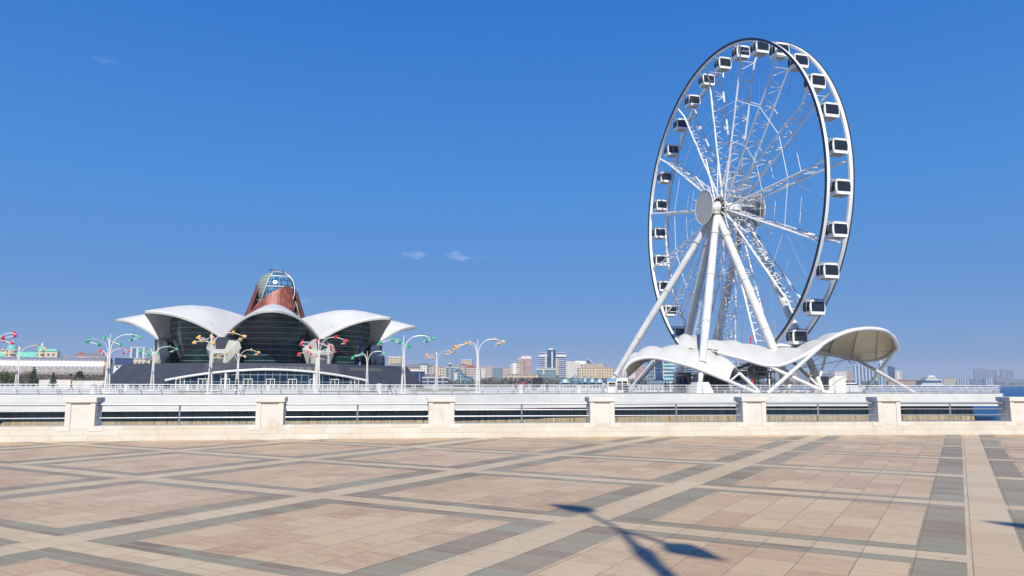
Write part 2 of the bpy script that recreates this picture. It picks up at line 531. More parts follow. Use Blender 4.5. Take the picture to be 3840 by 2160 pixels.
# white fascia along the pier edge (a beam of its own look)
mb = MB()
fo = inset_pts(EDGE, -0.05); fi = inset_pts(EDGE, 0.55)
rows = []
for a, b in zip(fo, fi):
    rows.append([(a.x, a.y, DZ - 1.56), (a.x, a.y, DZ + .02), (b.x, b.y, DZ + .02), (b.x, b.y, DZ - 1.56)])
e2 = G(3762, 112, DZ)
rows.append([(e2.x, e2.y, DZ - 1.56), (e2.x, e2.y, DZ + .02), (e2.x - .6, e2.y, DZ + .02), (e2.x - .6, e2.y, DZ - 1.56)])
mb.grid(rows, closed=True)
o = mb.build('pier_fascia', M['fascia'])
structure(o)
# quay wall below the deck
mb = MB(); q0 = inset_pts(EDGE, 1.35)
q0 = [p for p in q0[:-1]] + [q0[-1] - Vector((3.2, 0, 0))]
top = [Vector((p.x, p.y, -1.21)) for p in q0]
bot = [Vector((p.x, p.y - .55, -5.2)) for p in q0]
mb.grid([bot, top])
mb.grid([[bot[-1], bot[-1] + Vector((-1.5, 9, 0))], [top[-1], top[-1] + Vector((2.4, 9, 0))]])
structure(mb.build('quay_wall', M['quay']))

mb = MB(); mb.quad([(-14000, -300, -3.2), (14000, -300, -3.2), (14000, 26000, -3.2), (-14000, 26000, -3.2)])
structure(mb.build('sea', M['sea']))
# land on the far side of the bay
mb = MB()
lp = [(-3000, 300), (-900, 300), (-900, 762), (G(1500, 762).x, 762), (G(1590, 1080).x, 1080), (G(2300, 1120).x, 1120), (G(2750, 1190).x, 1190), (G(3000, 1500).x, 1500), (G(3300, 1900).x, 1900), (G(3500, 2500).x, 2500), (G(3850, 2900).x, 2900), (7000, 3000), (9000, 12000), (-9000, 12000)]
mb.prism(lp, -3.6, 0.1)
structure(mb.build('shore_land', M['land']))
# low built-up hills behind the town
mb = MB()
random.seed(3)
def hill(px0, px1, d, h, name='hill', seed=1):
    b = MB(); rr = random.Random(seed)
    n = 40; rows = []
    for j, k in enumerate((0, .35, .7, 1.0, 1.4, 2.2)):
        row = []
        for i in range(n + 1):
            px = px0 + (px1 - px0) * i / n
            e = math.sin(math.pi * i / n) ** .35
            hh = h * e * (0.72 + 0.28 * math.sin(i * .37 + seed) + .07 * rr.random())
            z = {0: 0, 1: .45, 2: .85, 3: 1, 4: .9, 5: 0}[j] * hh
            row.append(G(px, d * (1 + k * .22), z + .1))
        rows.append(row)
    b.grid(rows)
    return structure(b.build(name, M['hill'], smooth=True))

# ================================================================== BALUSTRADE of the plaza
PX = [-22.0, -17.0, -12.0, -7.0, -2.10, 2.79, 7.66, 12.15, 16.68, 21.4, 26.2]
bal = thing('balustrade', 'cream marble balustrade with pillars and steel rails along the near plaza edge', 'balustrade', (0, wy(0), 0))
org = Vector((0, wy(0), 0))
def wall_strip(y0, y1, z0, z1):
    rows = []
    for x in [PX[0] - 4 + i * 0.5 for i in range(int((PX[-1] - PX[0] + 10) / .5))]:
        a, b = wpt(x, y0), wpt(x, y1)
        rows.append([(a.x, a.y, z0), (a.x, a.y, z1), (b.x, b.y, z1), (b.x, b.y, z0)])
    return rows
mb = MB(); mb.grid(wall_strip(0.0, .62, -.2, .105), closed=True); mb.grid(wall_strip(.02, .60, .105, .27), closed=True)
mb.build('wall_base', M['marble'], bal, org)
mb = MB(); mb.grid(wall_strip(.035, .585, .27, .415), closed=True)
mb.build('sill', M['marble'], bal, org)
# mitred frame band that runs under the openings and up the pillars, standing proud
for i, x in enumerate(PX):
    c = wpt(x, 0.0); s = 0.135 - 0.0032 * x; a = math.atan(s)
    def L(u, v, z): return (c.x + u * math.cos(a) - v * math.sin(a), c.y + u * math.sin(a) + v * math.cos(a), z)
    def lbox(b, u0, u1, v0, v1, z0, z1):
        b.box(L((u0 + u1) / 2, (v0 + v1) / 2, (z0 + z1) / 2), (u1 - u0, v1 - v0, z1 - z0), a)
    pb = MB()
    lbox(pb, -.375, .375, .045, .575, .30, 1.065)
    lbox(pb, -.385, -.245, .012, .55, .272, 1.06); lbox(pb, .245, .385, .012, .55, .272, 1.06)
    lbox(pb, -.60, -.385, .012, .034, .272, .40); lbox(pb, .385, .60, .012, .034, .272, .40)
    po = pb.build('pillar', M['marble_slab'], bal, org, bevel=.006)
    cb = MB(); lbox(cb, -.42, .42, -.025, .615, 1.065, 1.205)
    cb.build('cap', M['marble_slab'], po, org, bevel=.012)
for i in range(len(PX) - 1):
    x0, x1 = PX[i] + .385, PX[i + 1] - .385
    rb = MB()
    for z, r in ((1.0, .036), (.815, .019), (.625, .019)):
        path = [wpt(x0 + (x1 - x0) * k / 8, .30) + Vector((0, 0, z)) for k in range(9)]
        rb.tube(path, r, 10)
        for xe, sg in ((x0, 1), (x1, -1)):
            rb.tube([wpt(xe, .30) + Vector((0, 0, z)), wpt(xe + sg * .02, .30) + Vector((0, 0, z))], r * 2.1, 12)
    ro = rb.build('rail', M['steel'], bal, org, smooth=True)
    xm = (x0 + x1) / 2
    pb = MB(); pb.bar(wpt(xm, .30) + Vector((0, 0, .40)), wpt(xm, .30) + Vector((0, 0, .975)), .03, 12)
    pb.bar(wpt(xm, .30) + Vector((0, 0, .416)), wpt(xm, .30) + Vector((0, 0, .43)), .06, 12)
    pb.build('rail_post', M['steel'], ro, org, smooth=True)

# ================================================================== PIER RAILING
pr = thing('pier_railing', 'long white tube railing with slanting posts along the pier edge', 'railing', EDGE[0])
rin = inset_pts(EDGE, 0.30)
def rail_profile(k):       # height k 0..1 -> (offset inward, z)
    return (0.55 - 0.40 * math.sin(k * 1.5), 0.04 + 1.12 * k)
rb = MB()
for j, k in enumerate((0.0, .22, .40, .58, .76, 1.0)):
    off, z = rail_profile(k)
    path = [p + Vector((0, 0, z)) for p in inset_pts(EDGE, off)]
    path.append(path[-1] + Vector((.2, 1.2, 0)))
    path.append(G(3740, 111, DZ) + Vector((0, 0, z)))
    rb.tube(path, .05 if k == 1.0 else .032, 6)
    mid = [G(px, d, DZ) + Vector((0, 0, z)) for px, d in ((3740, 111), (3600, 113.5), (3400, 119), (3170, 133))]
    rb.tube(mid, .045 if k == 1.0 else .026, 6)
rb.build('rail', M['rail_white'], pr, EDGE[0], smooth=True)
kb = MB()
kb.grid([[p + Vector((0, 0, .03)), p + Vector((0, 0, .16))] for p in inset_pts(EDGE, .60)])
kb.grid([[p + Vector((0, 0, .16)), q + Vector((0, 0, .16))] for p, q in zip(inset_pts(EDGE, .60), inset_pts(EDGE, .78))])
kb.build('kerb', M['deck'], pr, EDGE[0])
def post_at(p, t, name='post', w=.11, twin=False):
    n = Vector((-t.y, t.x, 0))
    b = MB()
    for off in ((-.14, .14) if twin else (0,)):
        pts = []
        for k in (0, .25, .5, .75, 1.0):
            o_, z = rail_profile(k)
            pts.append(p + t * (off + (.22 * (1 - k))) + n * o_ + Vector((0, 0, z)))
        b.ribbon(pts[:3], w * .5, .05, 1); b.ribbon(pts[2:], w * .45, .04, 0)
    b.build(name, [M['rail_white'], M['rail_grey']], pr, EDGE[0])
s = 1.0; k = 0
while s < ELEN and k < 74:
    p, t = edge_at(s); post_at(p, t, twin=(k % 3 == 0)); s += 2.05; k += 1
bk = [G(px, d, DZ) for px, d in ((3740, 111), (3600, 113.5), (3400, 119), (3170, 133))]
for a, b in zip(bk[:-1], bk[1:]):
    n = 5
    for i in range(n):
        t = (b - a).normalized(); post_at(a.lerp(b, i / n) , -t)

# ================================================================== STREET LAMPS whose shadows fall on the plaza
def bezier(a, b, c, d, n=10):
    out = []
    for i in range(n + 1):
        t = i / n; u = 1 - t
        out.append(Vector(a) * u ** 3 + Vector(b) * 3 * u * u * t + Vector(c) * 3 * u * t * t + Vector(d) * t ** 3)
    return out
def shade_point(px, py, plane_y):
    """the 3D point in the vertical plane y=plane_y whose shadow falls at pixel px,py"""
    g = ground_hit(px, py, 0)
    t = (plane_y - g.y) / SUNV.y
    return g + SUNV * t
PLY = -2.6
sp = lambda px, py: shade_point(px, py, PLY)
node = sp(2330, 1992)
base = Vector((sp(2480, 2140).x, PLY, 0))
lamp0 = thing('plaza_lamp', 'tall plaza lamp with two cone heads standing behind the viewer, seen by its shadow', 'lamp', base, 0, 'plaza lamps behind the viewer')
lb = MB(); lo = sp(2500, 2155)
lb.tube([base, Vector((base.x, PLY, lo.z * .6)), lo, sp(2420, 2080), sp(2375, 2040), node], [.10, .09, .085, .085, .06, .045], 12)
lb.tube([sp(2458, 2125), sp(2440, 2100), sp(2412, 2070), sp(2392, 2050)], [.07, .10, .115, .06], 12)
lb.lathe([(.26, 0), (.26, .06), (.18, .1), (.16, .5)], base, 16)
lb.build('pole', M['white_steel'], lamp0, base, smooth=True)
def shade_head(p, q, r0, r1):
    a = MB(); p, q = Vector(p), Vector(q); ax = (q - p)
    a.lathe([(r0 * .3, -.15), (r0, ax.length * .1), ((r0 + r1) * .55, ax.length * .6), (r1, ax.length)], p, 16, axis=ax)
    o_ = a.build('lamp_head', M['lamp_red'], lamp0, base, smooth=True)
    b_ = MB(); b_.lathe([(r1 * .95, 0), (r1 * .8, .03), (.02, .05)], q, 16, axis=ax)
    b_.build('lens', M['lamp_lens'], o_, base)
ab = MB(); ab.tube(bezier(node, sp(2290, 1965), sp(2240, 1945), sp(2180, 1915)), .04, 8); ab.build('arm', M['white_steel'], lamp0, base, smooth=True)
ab = MB(); ab.tube(bezier(node, sp(2400, 2005), sp(2470, 2025), sp(2545, 2062)), .04, 8); ab.build('arm', M['white_steel'], lamp0, base, smooth=True)
shade_head(sp(2190, 1913), sp(2070, 1892), .19, .04)
shade_head(sp(2535, 2052), sp(2705, 2099), .21, .03)
g1, g2 = ground_hit(2080, 1893), ground_hit(3715, 1957)
lamp1 = copy_tree(lamp0); lamp1.location = base + (g2 - g1)

# ================================================================== PIER LAMPS with curling arms
def street_lamp(px, d, mat, label, az0=0.0, hgt=7.9, seed=0, reach=2.3):
    rr = random.Random(seed)
    c = G(px, d, DZ)
    T = thing('street_lamp', label, 'street lamp', c, 0, 'white pier lamps with curling arms')
    for i in range(3):
        az = az0 + i * 2.094 + rr.uniform(-.25, .25)
        dr = Vector((math.cos(az), math.sin(az), 0)); sd = Vector((-dr.y, dr.x, 0)) * (1 if rr.random() < .6 else -1)
        h = hgt * (1.0 - .05 * i)
        arm = bezier(dr * .34, dr * .22 + Vector((0, 0, h * .3)), dr * .10 + Vector((0, 0, h * .5)), dr * .12 + Vector((0, 0, h * .66)), 6)
        arm += bezier(dr * .12 + Vector((0, 0, h * .66)), dr * .15 + Vector((0, 0, h * .86)), dr * .75 + Vector((0, 0, h * .985)), dr * (reach - .2) + Vector((0, 0, h * .965)), 9)[1:]
        # curl at the end
        cr = .85; cc = dr * (reach - .2) + sd * cr
        for k in range(1, 9):
            a = k / 8 * 3.35
            arm.append(cc - sd * cr * math.cos(a) + dr * cr * math.sin(a) + Vector((0, 0, h * .965 - .11 * k)))
        b = MB(); b.tube(arm, [.085] * 5 + [.07] * 2 + [.058] * (len(arm) - 7), 6)
        ao = b.build('arm', M['white_steel'], T, smooth=True)
        for k, idx in enumerate((len(arm) - 9, len(arm) - 5, len(arm) - 2)):
            p = arm[idx]; t = (arm[idx] - arm[idx - 1]).normalized()
            out = (p - cc); out.z = 0
            if out.length < .1: out = dr.copy()
            out.normalize()
            ax = (out * .8 + Vector((0, 0, (-.9, -.45, -.8)[k] + rr.uniform(-.2, .2)))).normalized()
            hb = MB(); s0 = p + out * .12 - ax * .22 + Vector((0, 0, .1))
            hb.lathe([(.04, 0), (.10, .05), (.15, .20), (.205, .42), (.20, .52)], s0, 10, axis=ax)
            ho = hb.build('lamp_head', mat, ao, smooth=True)
    b = MB(); b.bar((0, 0, .1), (0, 0, hgt * .97), .05, 6); b.build('mast', M['white_steel'], T)
    b = MB(); b.lathe([(.5, 0), (.5, .08), (.42, .12)], (0, 0, 0), 14); b.build('base_plate', M['white'], T)
    return T
LR, LG, LY = M['lamp_red'], M['lamp_green'], M['lamp_yellow']
street_lamp(-37, 96, LR, 'white curling lamp with red heads cut off by the left edge of the photo', .1, 8.0, 1, 2.6)
street_lamp(399, 97, LG, 'front row white curling lamp with green heads left of the white roofed mall', .05, 7.95, 2, 2.9)
street_lamp(783, 93, LY, 'front row white curling lamp with amber heads before the left petals of the mall', .15, 7.9, 3, 2.9)
street_lamp(1190, 104, LR, 'front row white curling lamp with red heads before the right petals of the mall', -.15, 8.0, 4, 2.9)
street_lamp(1510, 98, LG, 'front row white curling lamp with green heads just right of the mall', .1, 7.9, 5, 2.9)
street_lamp(1790, 107, LY, 'front row white curling lamp with amber heads against open sky, nearest the wheel', -.05, 8.0, 6, 2.8)
street_lamp(60, 129, LY, 'rear row white curling lamp with amber heads before the long tube building', .2, 8.0, 7, 2.8)
street_lamp(394, 138, LR, 'rear row white curling lamp with red heads beside the tube building end', .6, 7.95, 8, 2.6)
street_lamp(568, 130, LG, 'rear row white curling lamp with green heads at the left foot of the mall', .35, 8.0, 9, 2.7)
street_lamp(888, 141, LY, 'rear row white curling lamp with amber heads before the middle glass front', -.1, 7.9, 10, 2.7)
street_lamp(1182, 139, LR, 'rear row white curling lamp with red heads before the right buttress of the mall', .45, 8.0, 11, 2.8)
street_lamp(1374, 148, LG, 'rear row white curling lamp with green heads before the right end of the mall', .2, 8.0, 12, 2.7)
street_lamp(1636, 145, LY, 'rear row white curling lamp with amber heads right of the mall', -.2, 7.9, 13, 2.7)

# ================================================================== BINS / PLANTER POSTS
def bin_(px, d, label, top=False, s=1.0, group='white round litter bins on the pier'):
    c = G(px, d, DZ)
    T = thing('litter_bin', label, 'bin', c, 0, group)
    b = MB(); b.lathe([(.26 * s, 0), (.26 * s, .08), (.31 * s, .12), (.32 * s, .85 * s), (.35 * s, .9 * s), (.35 * s, .98 * s), (.24 * s, 1.0 * s)], (0, 0, 0), 14)
    b.build('body', M['white'], T, smooth=True)
    b = MB(); b.lathe([(.25 * s, 1.0 * s), (.27 * s, 1.06 * s), (.15 * s, 1.12 * s)], (0, 0, 0), 12)
    b.build('lid', M['dgrey'] if top else M['white'], T, smooth=True)
bin_(349, 80.5, 'large white bin with a dark lid behind the rail left of the mall', True, 1.05)
bin_(473, 128, 'small white bin left of the mall between green headed lamps')
bin_(704, 128, 'small white bin below the left petal of the mall')
bin_(902, 82, 'large white bin beside the blue cart before the mall', False, 1.05)
bin_(1006, 140, 'small white bin below the middle glass front of the mall')
bin_(1305, 132, 'small white bin below the right petal of the mall')
bin_(1421, 86, 'large white bin left of the large walking person', False, 1.15)
bin_(1629, 140, 'small white bin beside the rear amber lamp right of the mall')
bin_(1953, 92, 'large white bin before the person in red', False, 1.1)
bin_(2170, 97, 'white bin with a dark lid left of the white ticket cabin', True, 1.1)

# ================================================================== PEOPLE
def person(px, d, label, top, legs, pose='walk', yaw=0.0, h=1.72, skin=(.45, .28, .2), hair=(.03, .02, .015), bag=False):
    c = G(px, d, DZ)
    s = h / 1.72
    st = .30 if pose == 'walk' else .04
    V = [(0, 0, .93), (0, 0, 1.12), (0, .0, 1.36), (0, 0, 1.47), (0, .02, 1.58), (0, .02, 1.66),
         (-.095, 0, .88), (-.10, st * .6, .50), (-.10, st * .9, .09), (-.10, st * .9 + .14, .05),
         (.095, 0, .88), (.10, -st * .25, .49), (.10, -st, .12), (.10, -st + .13, .05),
         (-.19, 0, 1.40), (-.245, -st * .4, 1.14), (-.23, -st * .2 + .10, .92), (-.23, -st * .2 + .15, .84),
         (.19, 0, 1.40), (.245, st * .4, 1.14), (.23, st * .6 + .10, .93), (.23, st * .6 + .15, .85)]
    E_ = [(0, 1), (1, 2), (2, 3), (3, 4), (4, 5), (0, 6), (6, 7), (7, 8), (8, 9), (0, 10), (10, 11), (11, 12), (12, 13),
          (2, 14), (14, 15), (15, 16), (16, 17), (2, 18), (18, 19), (19, 20), (20, 21)]
    Rr = [.135, .12, .13, .055, .085, .075, .09, .062, .042, .035, .09, .062, .042, .035, .055, .042, .032, .028, .055, .042, .032, .028]
    me = bpy.data.meshes.new('person')
    me.from_pydata([(x * s, y * s, z * s) for x, y, z in V], E_, [])
    ob = bpy.data.objects.new('person', me); col.objects.link(ob)
    ob.location = c; ob.rotation_euler = (0, 0, yaw)
    tag(ob, label, 'person')
    sk = ob.modifiers.new('skin', 'SKIN')
    for i, v in enumerate(me.skin_vertices[0].data):
        v.radius = (Rr[i] * s * (1.15 if i in (1, 2) else 1), Rr[i] * s); v.use_root = (i == 0)
    ob.modifiers.new('sub', 'SUBSURF').levels = 1
    ob.modifiers['sub'].render_levels = 1
    m, nt, b = new_mat('person_cloth', .85)
    t, x, y, z = coords(nt)
    zz = z / (1.9 * s)
    nt.links.new(ramp(nt, zz, [(0, (.03, .03, .03)), (.045, legs), (.485, top), (.80, skin)]), b.inputs['Base Color'])
    for n_ in nt.nodes:
        if n_.type == 'VALTORGB': n_.color_ramp.interpolation = 'CONSTANT'
    me.materials.append(m)
    hb = MB(); hb.lathe([(.02, .0), (.085, -.02), (.105, -.08), (.10, -.17), (.06, -.22)], (0, -.01 * s, 1.775 * s), 10)
    hb.build('hair', plain('hair', hair, .8, 0, 0), ob, smooth=True)
    if bag:
        bb = MB(); bb.box((0, -.2, 1.22), (.30, .18, .44), 0, 0, .85); bb.build('backpack', M['dgrey'], ob)
    return ob
K = (.02, .022, .028)
person(1462, 84, 'large person in dark clothes striding behind the rail by the right end of the mall', (.02, .035, .03), K, 'walk', 1.3, 1.76)
person(265, 118, 'person in dark coat walking before the long tube building', (.02, .025, .06), K, 'walk', -1.2)
person(512, 116, 'person in dark blue jacket standing at the end of the pale hoarding', (.02, .03, .10), K, 'stand', .5)
person(886, 86, 'person in black standing behind the blue cart before the mall', K, K, 'stand', -.8)
person(1409, 112, 'person in dark jacket pushing a pram below the right petal', (.04, .04, .05), K, 'walk', 1.4)
person(1934, 108, 'person with long dark hair walking left of the black screen', (.03, .03, .05), (.05, .06, .12), 'walk', 1.6, 1.74)
person(1962, 106, 'person in red jacket beside the large bin', (.42, .02, .04), (.02, .02, .03), 'stand', 0, 1.76, hair=(.08, .04, .02))
person(2052, 104, 'person in dark navy walking right of the black screen', (.03, .03, .07), K, 'walk', -1.4, 1.72, hair=(.3, .22, .12))
person(2264, 112, 'person in pale top by the left of the ticket cabin', (.35, .35, .36), K, 'stand', .3, 1.68)
person(2497, 106, 'bareheaded person in black, leftmost in the group under the small canopy', K, K, 'stand', .2, 1.72)
person(2508, 104.5, 'person in black hood, second from left in the group under the small canopy', K, (.03, .03, .03), 'stand', 1.2, 1.66)
person(2526, 103, 'tallest person in black in the group under the small canopy', K, K, 'stand', 2.8, 1.8)
person(2562, 105, 'person in dark green jacket near the boarding stairs', (.02, .05, .03), K, 'stand', -1.0, 1.76)
person(2579, 104, 'person in black just left of the white leg pedestal', K, K, 'walk', -1.8, 1.7)
# pram and cart
c = G(1399, 112, DZ); T = thing('pram', 'dark pram pushed by the walker below the right petal', 'pram', c)
b = MB(); b.tube([(-.35, 0, .55), (-.1, 0, .5), (.25, 0, .62), (.4, 0, .85)], [.16, .22, .2, .05], 10); b.build('seat', M['dgrey'], T, smooth=True)
for x, y in ((-.3, -.22), (-.3, .22), (.3, -.22), (.3, .22)):
    b = MB(); b.lathe([(.13, -.02), (.13, .02)], (x, y, .13), 12, axis=(0, 1, 0)); b.build('wheel', M['black'], T)
b = MB(); b.tube([(.3, 0, .14), (0, 0, .5), (.55, 0, 1.0)], .015, 5); b.build('handle', M['grey'], T)
c = G(901, 88, DZ); T = thing('street_cart', 'small blue topped cart behind the large bin before the mall', 'cart', c)
b = MB(); b.box((0, 0, .55), (1.0, .6, .7)); b.build('body', M['white'], T)
b = MB(); b.box((0, 0, 1.12), (1.25, .9, .12), 0, 0, .8); b.build('canopy', plain('blue_canvas', (.03, .10, .40), .7), T)
for x in (-.35, .35):
    b = MB(); b.lathe([(.2, -.03), (.2, .03)], (x, -.33, .2), 12, axis=(0, 1, 0)); b.build('wheel', M['black'], T)
# black screen
c = G(2016, 150, DZ); T = thing('outdoor_screen', 'black square outdoor screen standing behind the white barrier', 'screen', c, .05)
w = 36 / 2770 * 150
b = MB(); b.box((0, 0, 1.75), (w, .35, 1.62)); b.build('panel', M['black'], T)
b = MB(); b.bar((-.7, 0, 0), (-.7, 0, 1), .06); b.bar((.7, 0, 0), (.7, 0, 1), .06); b.build('stand', M['dgrey'], T)
# white slatted barriers further back
def barrier(pa, pb, n, label, h=1.05, rows=4, grp=None):
    a, b_ = G(*pa, DZ), G(*pb, DZ)
    T = thing('barrier', label, 'barrier', a)
    m = MB()
    for k in range(rows): m.bar(a + Vector((0, 0, .22 + (h - .22) * k / (rows - 1))), b_ + Vector((0, 0, .22 + (h - .22) * k / (rows - 1))), .035, 5)
    m.build('rail', M['rail_white'], T, a)
    for i in range(n + 1):
        p = a.lerp(b_, i / n); m = MB(); m.box(p + Vector((0, 0, h / 2)), (.10, .10, h)); m.build('post', M['rail_white'], T, a)
barrier((1985, 152), (2560, 128), 44, 'white gridded barrier running past the black screen to the ticket cabin', 1.15, 5)
barrier((-60, 150), (640, 172), 40, 'low white barrier across the pier left of the mall', .95, 3)
barrier((640, 168), (1500, 176), 46, 'low white barrier in front of the mall entrance', .9, 3)
# lawns on the pier
for pts in ([(1525, 128), (1600, 124), (1780, 132), (1800, 165), (1700, 200), (1560, 190)], [(1190, 116), (1300, 111), (1450, 113), (1460, 126), (1330, 134), (1210, 128)], [(640, 108), (800, 104), (830, 116), (700, 122)]):
    q = [G(px, d, DZ) for px, d in pts]; b = MB(); b.prism([(p.x, p.y) for p in q], DZ + .004, DZ + .06)
    o = b.build('grass', M['grassm']); o['kind'] = 'stuff'

# ================================================================== FERRIS WHEEL
WR = 28.0
WC = Vector((1.34456 * WR, 4.46029 * WR, H + 1.07405 * WR))
PHI = 1.3121338
WA = Vector((math.sin(PHI), math.cos(PHI), 0))       # axle direction, away to the right
WB = Vector((math.cos(PHI), -math.sin(PHI), 0))      # in the wheel plane, towards the viewer
# the thing's own frame: x along the axle, y in the wheel plane (away), z up; origin on the deck below the hub
wbase = Vector((WC.x, WC.y, DZ)); HUBZ = WC.z - DZ
wheel = thing('ferris_wheel', 'giant white ferris wheel with glass cabins standing on the pier', 'ferris wheel', wbase, math.atan2(WA.y, WA.x))
def wp(a, r, th):  # a along axle, r radius, th angle from top towards the viewer side
    return Vector((a, -r * math.sin(th), HUBZ + r * math.cos(th)))
WS = M['wheel_white']
NS = 180
for sgn in (-1, 1):
    a0 = sgn * 1.86
    b = MB(); b.ribbon([wp(a0, 27.70, 2 * math.pi * i / NS) for i in range(NS)], .27, .17, closed=True, up=lambda k: wp(0, 1, 2 * math.pi * k / NS) - Vector((0, 0, HUBZ)))
    ro = b.build('rim', WS, wheel)
    b = MB(); b.ribbon([wp(sgn * 2.20, 27.80, 2 * math.pi * i / NS) for i in range(NS)], .065, .17, closed=True, up=lambda k: wp(0, 1, 2 * math.pi * k / NS) - Vector((0, 0, HUBZ)))
    b.build('light_strip', M['black'], ro)
NG = 30; G0 = R_(-1.2)
SP0 = R_(-7.2)
for i in range(15):
    th = SP0 + i * R_(24)
    b = MB()
    hw = 1.28
    for s_ in (-1, 1):
        b.tube([wp(s_ * hw * .95, 1.6, th), wp(s_ * hw, 13, th), wp(s_ * hw, 24.6, th), wp(s_ * 1.72, 26.2, th), wp(s_ * 1.86, 27.3, th)], [.16, .155, .15, .15, .16], 6)
    nb = 14; r0 = 3.2; st = (24.6 - r0) / nb
    for k in range(nb + 1):
        r = r0 + st * k
        if k % 2 == 0: b.bar(wp(-hw, r, th), wp(hw, r, th), .085, 4)
        if k < nb:
            q = 1 if (k // 1) % 2 else -1
            b.bar(wp(-q * hw, r, th), wp(q * hw, r + st, th), .07, 4)
    b.bar(wp(-1.75, 26.3, th), wp(1.75, 26.3, th), .07, 4)
    b.build('spoke', WS, wheel)
    # short light rods between the spokes near the hub
    for s_ in (-1, 1):
        b = MB(); b.bar(wp(s_ * 2.5, 1.7, th + R_(12)), wp(s_ * 2.35, 10.3 if i % 3 else 8.6, th + R_(12)), .10, 5)
        b.build('rod', WS, wheel)
b = MB()
for r, rr_ in ((18.2, .055), (11.5, .04)):
    for s_ in (-1, 1):
        for i in range(15):
            t0, t1 = SP0 + i * R_(24), SP0 + (i + 1) * R_(24)
            b.bar(wp(s_ * 1.28, r, t0), wp(s_ * 1.28, r, t1), rr_, 4)
b.build('ring_brace', WS, wheel)
b = MB()
for i in range(15):
    t0 = SP0 + i * R_(24)
    for s_ in (-1, 1):
        b.bar(wp(s_ * 1.28, 18.2, t0), wp(s_ * 2.4, 2.2, t0 + R_(40)), .03, 4)
        b.bar(wp(s_ * 1.28, 18.2, t0), wp(s_ * 1.8, 27.2, t0 + R_(12)), .018, 3)
        b.bar(wp(s_ * 1.28, 18.2, t0), wp(s_ * 1.8, 27.2, t0 - R_(12)), .018, 3)
b.build('cable', M['grey'], wheel)
AX = (1, 0, 0); HC = Vector((0, 0, HUBZ))
b = MB(); b.lathe([(.85, -4.6), (.85, -2.9), (1.15, -2.8), (1.15, 2.8), (.85, 2.9), (.85, 4.6)], HC, 20, axis=AX)
for s_ in (-1, 1):
    b.lathe([(1.55, s_ * 1.35), (1.55, s_ * 1.5)], HC, 20, axis=AX)
hub = b.build('hub', WS, wheel, smooth=False)
for s_ in (-1, 1):
    b = MB(); b.lathe([(1.9, s_ * 2.10), (2.0, s_ * 2.2), (1.9, s_ * 2.32)], HC, 24, axis=AX)
    for a in range(12): b.bar(HC + Vector((s_ * 2.36, 1.0 * math.sin(a * .5236), 1.0 * math.cos(a * .5236))), HC + Vector((s_ * 2.36, 1.85 * math.sin(a * .5236), 1.85 * math.cos(a * .5236))), .07, 4)
    b.build('bearing_flange', M['dgrey'], wheel)
b = MB()
for s_ in (-1, 1):      # service decks beside the hub
    b.box(HC + Vector((s_ * 3.7, 0, -1.25)), (1.9, 2.9, .16))
    for y in (-1.4, 1.4):
        for z in (-.75, -.3): b.bar(HC + Vector((s_ * 2.8, y, z)), HC + Vector((s_ * 4.6, y, z)), .035, 4)
        for x in (2.8, 3.4, 4.0, 4.6): b.bar(HC + Vector((s_ * x, y, -1.2)), HC + Vector((s_ * x, y, -.3)), .035, 4)
b.build('service_deck', M['beige_steel'], wheel)
b = MB(); b.lathe([(2.0, 1.6), (2.35, 1.75), (2.35, 1.95), (1.0, 2.0)], HC, 28, axis=AX); b.build('drive_flange', M['stone_pale'], wheel)
for s_ in (-1, 1):      # big round end screens with a grid
    R0 = 2.95
    b = MB(); b.lathe([(R0, s_ * 4.86), (R0, s_ * 4.95)], HC, 40, axis=AX)
    d_ = b.build('end_disc', M['stone_pale'], wheel)
    b = MB()
    for k in range(-5, 6):
        c = k * .5; e = math.sqrt(max(0, R0 * R0 - c * c))
        if e < .3: continue
        b.bar(HC + Vector((s_ * 5.0, c, -e)), HC + Vector((s_ * 5.0, c, e)), .045, 4)
        b.bar(HC + Vector((s_ * 5.0, -e, c)), HC + Vector((s_ * 5.0, e, c)), .045, 4)
    b.tube([HC + Vector((s_ * 4.97, R0 * math.sin(a * .2617), R0 * math.cos(a * .2617))) for a in range(24)], .10, 6, closed=True)
    b.build('disc_frame', M['white'], d_)
    b = MB()            # open steelwork on the inner side of the disc
    for a in range(10):
        q = a * .6283; p = HC + Vector((s_ * 4.7, 2.7 * math.sin(q), 2.7 * math.cos(q)))
        b.bar(HC + Vector((s_ * 4.3, .9 * math.sin(q), .9 * math.cos(q))), p, .07, 4)
        b.bar(p, HC + Vector((s_ * 4.7, 2.7 * math.sin(q + .6283), 2.7 * math.cos(q + .6283))), .06, 4)
        b.bar(HC + Vector((s_ * 3.6, .9 * math.sin(q), .9 * math.cos(q))), p, .05, 4)
    b.build('disc_truss', M['beige_steel'], d_)
